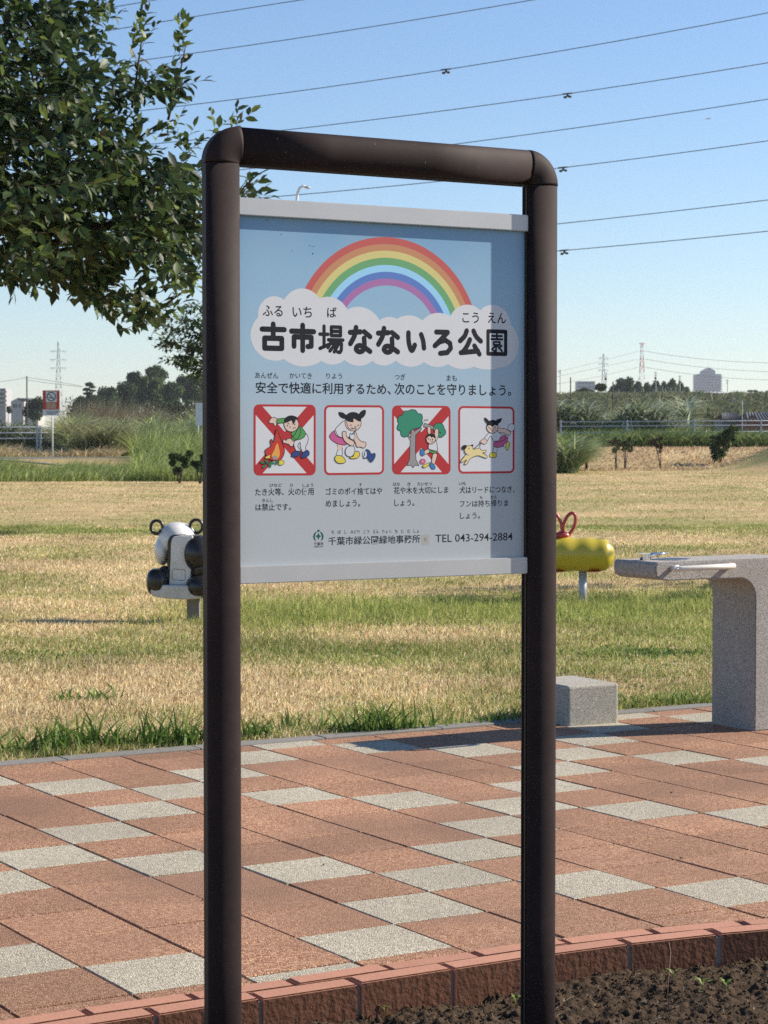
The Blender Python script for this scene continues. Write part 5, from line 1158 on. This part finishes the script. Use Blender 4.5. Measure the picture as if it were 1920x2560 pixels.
pylon('grey lattice pylon with three short arms left of the red and white one', 1508, 1200, 884, 0, 1.3, 11, [(895, 13), (909, 13), (925, 13)])
pylon('red and white lattice pylon standing behind the bamboo grove', 1604, 1000, 858, 0, 2.6, 15, [(859, 8), (877, 6), (898, 6), (917, 7)], True, False)
pl_ = [([(1613, 878), (1750, 897), (1920, 907)], 'upper power line running right from the red and white pylon'), ([(1613, 898), (1755, 918), (1920, 929)], 'middle power line running right from the red and white pylon, behind the tower block roof'),
       ([(1613, 918), (1740, 937), (1920, 950)], 'lower power line running right from the red and white pylon, behind the tower block'), ([(1595, 878), (1520, 898), (1392, 930)], 'upper power line running left from the red and white pylon'),
       ([(1595, 898), (1520, 914), (1392, 942)], 'middle power line running left from the red and white pylon'), ([(1595, 918), (1520, 936), (1392, 960)], 'lower power line running left from the red and white pylon')]
for p, lab in pl_:
    x0, x1 = min(a[0] for a in p), max(a[0] for a in p); xs2 = np.linspace(x0, x1 + (120 if x1 > 1800 else 0), 14); bm = bmesh.new(); pts = [at(x, quad3(p, x), 1000) for x in xs2]
    if x0 < 1500: pts = [at(x, quad3(p, x), 1000 - 60 * (1 - (x - x0) / (x1 - x0))) for x in xs2]
    tube(bm, pts, .075, 4); tag(from_bm('power_line', bm, M_wire), lab, 'power line', 'power lines strung from the red and white pylon')

# ------------------------------------------------------------------ utility poles
def upole(px, ytop, d, r, label, arms=True, m=None, box_=False, group='utility poles on the skyline', ybot=None):
    b = at(px, 1098, d); b.z = hz(b.x, d); o = empty('utility_pole', b, 0, label, 'utility pole', group); H = at(px, ytop, d).z - b.z; s = d / F
    bm = bmesh.new(); tube(bm, [(0, 0, -.5), (0, 0, H)], [r * s, r * s * .8], 7); from_bm('pole', bm, m or M_conc, o)
    if arms:
        bm = bmesh.new()
        for k, hw in ((3, 5.5), (9, 4)): tube(bm, [(-hw * s, 0, H - k * s), (hw * s, 0, H - k * s)], .55 * s, 4)
        from_bm('cross_arm', bm, M_galv, o)
    if box_:
        bm = bmesh.new(); tube(bm, [(-1.2 * s, -2 * s, H - 19 * s), (-1.2 * s, -2 * s, H - 13 * s)], 2.6 * s, 8); from_bm('transformer', bm, M_damp, o)
    return o
upole(1400, 924, 420, 1.2, 'utility pole on the skyline nearest the right sign post'); upole(1426, 943, 150, 1.9, 'thick dark wooden pole rising from the canes at the far left of the right background', False, M_pole); upole(1515, 931, 400, 1.2, 'utility pole with transformer in front of the grey pylon', box_=True)
upole(1532, 954, 150, 1.9, 'thick dark pole in front of the round tree left of the bamboo grove', False, M_pole); upole(1639, 929, 420, 1.3, 'utility pole with transformer just right of the red and white pylon', box_=True); upole(1699, 938, 430, 1.2, 'utility pole with transformer before the right end of the bamboo grove', box_=True)
upole(1818, 948, 520, 1.2, 'slim utility pole just right of the tower block'); upole(68, 940, 130, 2.0, 'dark wooden pole between the flats and the small red sign at left', False, M_pole); upole(1855, 1000, 190, 1.4, 'grey pole beside the stairs in front of the low houses', False); upole(1861, 1002, 188, 1.4, 'darker pole right next to the grey one by the low houses', False, M_pole)
bm0 = None
for k, px in enumerate((1547, 1586, 1603, 1608, 1634, 1643, 1650, 1656, 1663, 1677, 1689)):
    b = at(px, 1098, 262); b.z = hz(b.x, 262); top = at(px, random.uniform(965, 975), 262).z - b.z; bm = bmesh.new(); tube(bm, [(0, 0, -.3), (0, 0, top)], .035, 5); o = from_bm('levee_post', bm, M_conc); o.location = b
    tag(o, ORD[k] + ' thin pale post from the left on the levee top before the grove', 'post', 'thin pale posts along the levee top')
bm = bmesh.new()
o = empty('pole_wire', at(-100, 952, 130), 0, 'thin wires strung from the dark wooden pole at left', 'power line'); b = o.location.copy()
for p in ([(-100, 957), (0, 954), (67, 944)], [(68, 944), (140, 954), (205, 966)], [(68, 950), (140, 960), (205, 967)]): tube(bm, [at(x, quad3(p, x), 130) - b for x in np.linspace(p[0][0], p[2][0], 9)], .010, 4)
from_bm('strand', bm, M_wire, o)

# ------------------------------------------------------------------ levee stairs and crest road
st = empty('levee_stairs', (0, 0, 0), 0, 'pale concrete stairs climbing the levee above the low houses', 'stairs'); nst = 26
for k in range(nst):
    t = k / (nst - 1); d = 230 + 21.5 * t; px = 1812 + 40 * t; x = (px - 960) / F * d; z = hz(x, d); bm = bmesh.new(); box(bm, -.8, .8, 0, .95, -.5, .25); o = from_bm('step', bm, M_conc, st, (x, d, z + .06))
bm = bmesh.new(); V = []
for px in np.linspace(1735, 1880, 30):
    x = (px - 960) / F * 257; V.append((x, 255.6, hz(x, 255.6) + .25)); V.append((x, 255.9, hz(x, 255.9) + .65))
Fc = [[2 * i, 2 * i + 2, 2 * i + 3, 2 * i + 1] for i in range(29)]
o = mesh_np('crest_wall', V, Fc, M_whitepaint, fsize=4); tag(o, 'low white wall along the levee crest right of the tower block', 'wall'); o.modifiers.new('s', 'SOLIDIFY').thickness = .3

# ------------------------------------------------------------------ buildings
def block(name, label, px0, px1, ytop, d, floors, bays, wall, depth=14, group=None, balc=True, wm=None, ybot=None):
    s = d / F; b = at((px0 + px1) / 2, 1098, d); b.z = hz(b.x, d); W_ = (px1 - px0) * s; H = at(px0, ytop, d).z - b.z; o = empty(name, b, 0, label, 'building', group)
    bm = bmesh.new(); box(bm, -W_ / 2, W_ / 2, 0, depth, -1, H); from_bm('wall', bm, wall, o)
    fh = H / floors; mew = None
    for f in range(floors):
        z = f * fh
        if at(0, 1010, d).z > b.z + z + fh: continue
        if balc:
            bm = bmesh.new(); box(bm, -W_ / 2 - .6, W_ / 2 + .6, -1.3, -.003, z, z + fh * .38); from_bm('balcony', bm, wm or M_wall_pale, o)
        for k in range(bays):
            x0 = -W_ / 2 + W_ * (k + .18) / bays; x1 = -W_ / 2 + W_ * (k + .82) / bays
            if mew is None:
                bm = bmesh.new(); box(bm, 0, x1 - x0, -.08, -.004, 0, fh * (.5 if balc else .45)); mew = bpy.data.meshes.new('window'); bm.to_mesh(mew); bm.free(); mew.materials.append(M_glass)
            w_ = bpy.data.objects.new('window', mew); COL.objects.link(w_); w_.parent = o; w_.location = (x0, 0, z + fh * (.42 if balc else .3))
    return o, W_, H
o, W_, H = block('apartment_tower', 'tall grey blue apartment tower with a gabled top on the right skyline', 1742, 1802, 935, 2400, 25, 7, M_wall_grey, 30, wm=M_wall_grey)
s = 2400 / F
for sx in (-1, 1):
    for f in range(8, 25):
        bm = bmesh.new(); box(bm, sx * W_ / 2 - 1.6, sx * W_ / 2 + 1.6, 2, 22, f * H / 25, f * H / 25 + 1.4); from_bm('side_balcony', bm, M_wall_pale, o)
bm = bmesh.new(); w2 = 15 * s; pts = [(-w2, H), (w2, H), (w2, H + 8 * s), (0, H + 16 * s), (-w2, H + 8 * s)]
a_v = [bm.verts.new((x, -.5, z)) for x, z in pts]; b_v = [bm.verts.new((x, 26, z)) for x, z in pts]; bm.faces.new(a_v[::-1]); bm.faces.new(b_v)
for k in range(5): bm.faces.new((a_v[k], a_v[(k + 1) % 5], b_v[(k + 1) % 5], b_v[k]))
bmesh.ops.recalc_face_normals(bm, faces=bm.faces[:]); from_bm('gable', bm, M_wall_grey2, o)
for x in (-1, 0, 1):
    bm = bmesh.new(); tube(bm, [(x * w2 * .9, 10, H), (x * w2 * .9, 10, H + (24 if x == 0 else 12) * s)], .25, 4); from_bm('aerial', bm, M_steel, o)
block('office_block', 'pale grey flat roofed block between the dark bushes and the sign post at right', 1444, 1487, 953, 1500, 14, 5, mat('block_grey', (.36, .38, .40), .8), 20, balc=False)
block('annex_block', 'small dark block hugging the right foot of the apartment tower', 1806, 1812, 981, 2300, 14, 1, M_wall_grey2, 8, balc=False)
block('apartment_block', 'white apartment block with balconies cut by the left edge', -60, 15, 971, 700, 12, 5, mat('flats_render', (.33, .33, .34), .8), 12, wm=M_wall_pale)
# gabled flats
d = 520; s = d / F; b = at(62, 1098, d); b.z = hz(b.x, d); o = empty('long_house', b, 0, 'long pale house with a low grey gabled roof left of the dark pole', 'building'); X = lambda px: at(px, 1098, d).x - b.x; Zp = lambda py: at(0, py, d).z - b.z
bm = bmesh.new(); pts = [(X(28), 0), (X(59), 0), (X(59), Zp(1001)), (X(44), Zp(995.5)), (X(28), Zp(1003))]; a_v = [bm.verts.new((x, 0, z)) for x, z in pts]; b_v = [bm.verts.new((x + 3.3, 12, z)) for x, z in pts]; bm.faces.new(a_v[::-1]); bm.faces.new(b_v)
for k in range(5): bm.faces.new((a_v[k], a_v[(k + 1) % 5], b_v[(k + 1) % 5], b_v[k]))
box(bm, X(59) - .02, X(93), 1.5, 10, 0, Zp(1003)); bmesh.ops.recalc_face_normals(bm, faces=bm.faces[:]); from_bm('wall', bm, M_wall_pale, o)
bm = bmesh.new(); vs = [bm.verts.new(p) for p in ((X(44), -.3, Zp(994.8)), (X(94), 1.2, Zp(995.5)), (X(96), -.1, Zp(1001.5)), (X(58.5), -.3, Zp(1001.5)))]; bm.faces.new(vs); r_ = bmesh.ops.extrude_face_region(bm, geom=bm.faces[:]); bmesh.ops.translate(bm, vec=(0, .1, -.25), verts=[v for v in r_['geom'] if isinstance(v, bmesh.types.BMVert)]); from_bm('roof', bm, M_roof, o)
for px in (33, 39, 48, 66, 73, 80, 87):
    bm = bmesh.new(); y_ = -.05 if px < 59 else 1.45; box(bm, X(px), X(px + 4), y_ - .05, y_ + .03, Zp(1019), Zp(1010)); from_bm('window', bm, M_glass, o)
def low_house(label, px0, px1, yr_, ye, d, wallm, gable):
    s = d / F; b = at((px0 + px1) / 2, 1098, d); b.z = hz(b.x, d); o = empty('low_house', b, 0, label, 'house', 'low tiled houses below the levee'); X = lambda px: at(px, 1098, d).x - b.x; Z = lambda py: at(0, py, d).z - b.z
    bm = bmesh.new(); box(bm, X(px0 + 4), X(px1 - 4), 0, 5, -.3, Z(ye + 1)); 
    if gable:
        g0 = [bm.verts.new(p) for p in ((X(px0 + 4), -.3, Z(ye)), (X(px0 + 30), -.3, Z(ye)), (X(px0 + 16), -.3, Z(yr_ + 3)))]; bm.faces.new(g0)
    from_bm('wall', bm, wallm, o)
    bm = bmesh.new(); P_r = ((X(px0 + 12), 2.5, Z(yr_)), (X(px1 - 4), 2.5, Z(yr_)), (X(px1), -.6, Z(ye)), (X(px0), -.6, Z(ye))); f1 = bm.faces.new([bm.verts.new(p) for p in P_r]); P2 = ((X(px0), 5.6, Z(ye)), (X(px1), 5.6, Z(ye)), (X(px1 - 4), 2.5, Z(yr_)), (X(px0 + 12), 2.5, Z(yr_))); bm.faces.new([bm.verts.new(p) for p in P2])
    n_r = 12
    for k in range(n_r):
        u = (k + .5) / n_r; a0 = Vector(P_r[0]).lerp(Vector(P_r[1]), u); a1 = Vector(P_r[3]).lerp(Vector(P_r[2]), u); tube(bm, [a0 + Vector((0, -.02, .04)), a1 + Vector((0, -.02, .04))], .05, 4)
    from_bm('roof', bm, M_roof, o)
low_house('low house with a plain grey tiled roof left of the pair of poles', 1802, 1856, 1034, 1049, 196, mat('shed_wall', (.18, .17, .16), .8), False)
low_house('low house with a grey roof and a reddish gable at the right edge', 1862, 1960, 1031, 1049, 192, mat('red_wall', (.20, .09, .07), .8), True)

# ------------------------------------------------------------------ far trees
def ftree(px, d, circ, n, size, cols, label, group=None, name='tree', trunk=True, gz=None): b, bl = clumps_px(px, d, circ, gz); return crown(name, b, bl, n, size, cols, label, 'tree', group, trunk)
e5 = lambda x, y, r, ry=None: (x / 3.19, 820 + y / 3.19, r / 3.19, (ry or r) / 3.19)
e6 = lambda x, y, r, ry=None: (1380 + x / 3.072, 820 + y / 3.072, r / 3.072, (ry or r) / 3.072)
GL = 'trees of the wood behind the reed bank'
ftree(224, 400, [e5(712, 450, 34, 16), e5(735, 470, 30, 10), e5(690, 490, 34, 12), e5(740, 500, 26, 9), e5(700, 522, 40, 14), e5(708, 560, 30, 30), e5(705, 630, 40, 60)], 2600, .42, DARKG, 'thin layered pine at the left end of the wood', GL, 'pine_tree')
ftree(200, 410, [e5(620, 600, 42), e5(650, 580, 40), e5(640, 650, 70)], 2400, .5, DARKG, 'low dark tree at the left foot of the wood under the pine', GL)
ftree(243, 415, [e5(780, 590, 60), e5(740, 580, 55), e5(780, 660, 90)], 2800, .5, DARKG, 'dark tree filling the gap right of the pine', GL)
ftree(268, 420, [e5(830, 515, 50), e5(890, 515, 48), e5(860, 570, 90), e5(860, 660, 90)], 3600, .55, DARKG + MIDG[2:], 'broad flat topped dark tree right of the pine', GL)
ftree(318, 425, [e5(980, 480, 60), e5(1030, 500, 70), e5(960, 580, 80), e5(1000, 650, 110)], 4600, .6, DARKG, 'dark round tree in the middle of the wood', GL)
ftree(340, 430, [e5(1050, 395, 45), e5(1090, 385, 42), e5(1070, 440, 70), e5(1090, 530, 80)], 3600, .6, DARKG + MIDG[2:], 'dark tree left of the highest crown in the wood', GL)
ftree(390, 435, [e5(1200, 350, 42), e5(1250, 345, 55), e5(1300, 375, 45), e5(1240, 410, 80), e5(1250, 500, 90)], 4600, .6, DARKG + MIDG, 'highest rounded crown of the wood behind the reed bank', GL)
ftree(362, 405, [e5(1150, 440, 45, 60), e5(1190, 500, 60, 80), e5(1140, 560, 60, 70), e5(1240, 560, 60, 60), e5(1250, 440, 45, 50)], 5200, .5, MIDG + PALEG, 'paler bamboo clump in front of the highest crown', GL, 'bamboo')
ftree(430, 415, [e5(1360, 480, 60), e5(1400, 500, 70), e5(1350, 570, 80), e5(1380, 620, 70)], 4000, .55, DARKG + MIDG, 'mid green tree right of the paler bamboo', GL)
ftree(470, 440, [e5(1460, 430, 55), e5(1520, 420, 55), e5(1480, 500, 80), e5(1580, 430, 60), e5(1620, 480, 80)], 4600, .6, DARKG, 'wide dark tree just left of the left sign post', GL)
ftree(492, 400, [e5(1560, 510, 45, 60), e5(1600, 560, 60, 60), e5(1500, 560, 50, 50)], 3000, .5, MIDG + PALEG[2:], 'paler tree low in the wood beside the left sign post', GL)
ftree(86, 380, [e5(310, 600, 55), e5(250, 630, 55), e5(290, 670, 70), e5(215, 670, 45), e5(340, 640, 45)], 3600, .45, DARKG, 'dark tree with the long house behind it, left of the small red sign')
ftree(20, 380, [e5(70, 640, 18), e5(75, 660, 22)], 500, .4, DARKG, 'small dark tree between the two pale buildings at left')
b = at(470, 1098, 300); b.z = hz(b.x, 300); bl = []
for px in range(362, 640, 7): p = at(px, 1020 - random.uniform(0, 3), 300); bl.append((p.x - b.x, random.uniform(-.5, .5), p.z - b.z, .7, 1.0)); bl.append((p.x - b.x, 0, p.z - b.z - 1.8, .8, 1.2))
crown('hedge', b, bl, 9000, .34, DARKG, 'long clipped dark hedge below the wood, left of the left sign post', 'hedge', trunk=False)
GR = 'trees of the grove behind the levee'
ftree(1462, 300, [e6(200, 505, 38, 28), e6(245, 490, 40, 30), e6(290, 500, 42, 28), e6(325, 515, 24, 20)], 3600, .28, DARKG, 'dark spreading bush below the pale grey block')
ftree(1416, 305, [e6(110, 520, 14, 12), e6(125, 522, 12, 12)], 500, .28, BROWNG, 'small brownish bush beside the first thick dark pole')
ftree(1500, 320, [e6(365, 445, 36, 22), e6(395, 450, 30, 22), e6(350, 465, 24, 16), e6(380, 470, 34, 16)], 2200, .28, DARKG + MIDG, 'open flat crowned tree with bare stems right of the pale grey block')
ftree(1560, 500, [e6(530, 430, 48), e6(590, 420, 44), e6(550, 470, 70, 50), e6(480, 480, 45), e6(440, 505, 30, 24), e6(600, 490, 60, 40)], 5200, .55, DARKG, 'broad dark tree at the left end of the grove', GR)
for k, (x, y, r, lab) in enumerate(((660, 450, 46, 'feathery bamboo hiding the foot of the red and white pylon'), (730, 460, 44, 'feathery bamboo just right of the red and white pylon'), (800, 445, 46, 'bamboo clump with a pale top in the middle of the grove'), (860, 450, 42, 'bamboo clump right of the middle of the grove'),
                                    (925, 435, 48, 'tallest bamboo clump behind the pole with transformer'), (985, 455, 44, 'bamboo clump sloping down at the right end of the grove'), (1035, 490, 40, 'lowest bamboo clump at the right tip of the grove'))):
    ftree(1380 + x / 3.07, 520 + 8 * k, [e6(x, y, r * .62, r), e6(x - 22, y + 22, r * .6, r * .8), e6(x + 20, y + 30, r * .6, r * .8), e6(x, y + 55, r, r * .9)], 3800, .5, MIDG + DARKG + PALEG[2:], lab, GR, 'bamboo', False)
ftree(1880, 290, [e6(1520, 510, 34), e6(1560, 510, 36), e6(1545, 560, 60), e6(1520, 590, 40)], 4200, .32, DARKG + MIDG[2:], 'dense dark tree on the levee crest at the far right')
ftree(1905, 285, [e6(1610, 540, 38), e6(1640, 580, 48), e6(1600, 600, 40), e6(1680, 540, 40)], 4200, .32, MIDG, 'lighter green tree touching the right edge above the low houses')
ftree(1920, 330, [e6(1655, 505, 22), e6(1690, 510, 30), e6(1640, 520, 20)], 900, .3, DARKG, 'dark tree top peeping out at the right edge')
ftree(1830, 420, [e6(1382, 535, 15, 14), e6(1382, 520, 9, 12), e6(1382, 508, 4, 9)], 800, .22, DARKG, 'small cone shaped tree on the levee crest beside the slim pole', None, 'conifer')
b = at(340, 1098, 395); b.z = hz(b.x, 395); bl = []
for px in range(172, 640, 12): p = at(px, 1020, 395); bl += [(p.x - b.x, random.uniform(-1, 1), 5 + random.uniform(-1.5, .6), 1.3, 3.4), (p.x - b.x, 0, 1.8, 1.4, 2.4)]
t_ = crown('undergrowth', b, bl, 14000, .5, DARKG, 'dark low undergrowth filling the foot of the wood at left', 'undergrowth', trunk=False)
cols = [[.055, .085, .03], [.04, .065, .025], [.075, .10, .035]]
for k in range(15):
    px = 1640 + k * 10.2 + random.uniform(-2, 2); top = random.uniform(1008, 1030) + (k > 11) * 8; d = 160 + random.uniform(-4, 4)
    ftree(px, d, [(px, top + 5, 2.2, 5), (px, top + 14, 4, 9), (px, top + 28, 5.5, 12), (px, top + 42, 6.5, 12)], 900, .20, cols, ORD[k] + ' small upright conifer from the left in the row below the levee', 'row of small conifers below the levee', 'conifer')

# ------------------------------------------------------------------ airliner
d = 5200; b = at(1771, 297, d); o = empty('airliner', b, 0, 'tiny pale airliner high in the sky at right', 'airliner'); M_air = mat('airliner_paint', (.55, .57, .6), .5)
bm = bmesh.new(); tube(bm, [(-8, 0, -.2), (-6.5, 0, 0), (5, 0, .8), (8, 0, 1.4)], [.4, .9, .9, .3], 8); from_bm('fuselage', bm, M_air, o)
bm = bmesh.new(); vs = [bm.verts.new(p) for p in ((-2, -7, 1.2), (1, -7, 1.2), (2, 7, 1.2), (-2, 7, 1.2))]; bm.faces.new(vs); tube(bm, [(6.5, 0, 1.2), (8, 0, 3.4)], [.6, .3], 5); from_bm('wing', bm, M_air, o)
# ------------------------------------------------------------------ haze
HAZE = 0.00012
if HAZE:
    bm = bmesh.new(); box(bm, -1400, 1400, -60, 3200, -2.0, 92); hzo = from_bm('haze', bm, None); hzo['kind'] = 'stuff'
    m = bpy.data.materials.new('haze'); m.use_nodes = True; n = m.node_tree.nodes; n.clear(); ou = n.new('ShaderNodeOutputMaterial'); v = n.new('ShaderNodeVolumePrincipled')
    v.inputs['Density'].default_value = HAZE; v.inputs['Color'].default_value = (.86, .92, 1, 1); v.inputs['Anisotropy'].default_value = .2; m.node_tree.links.new(v.outputs[0], ou.inputs['Volume']); hzo.data.materials.append(m)
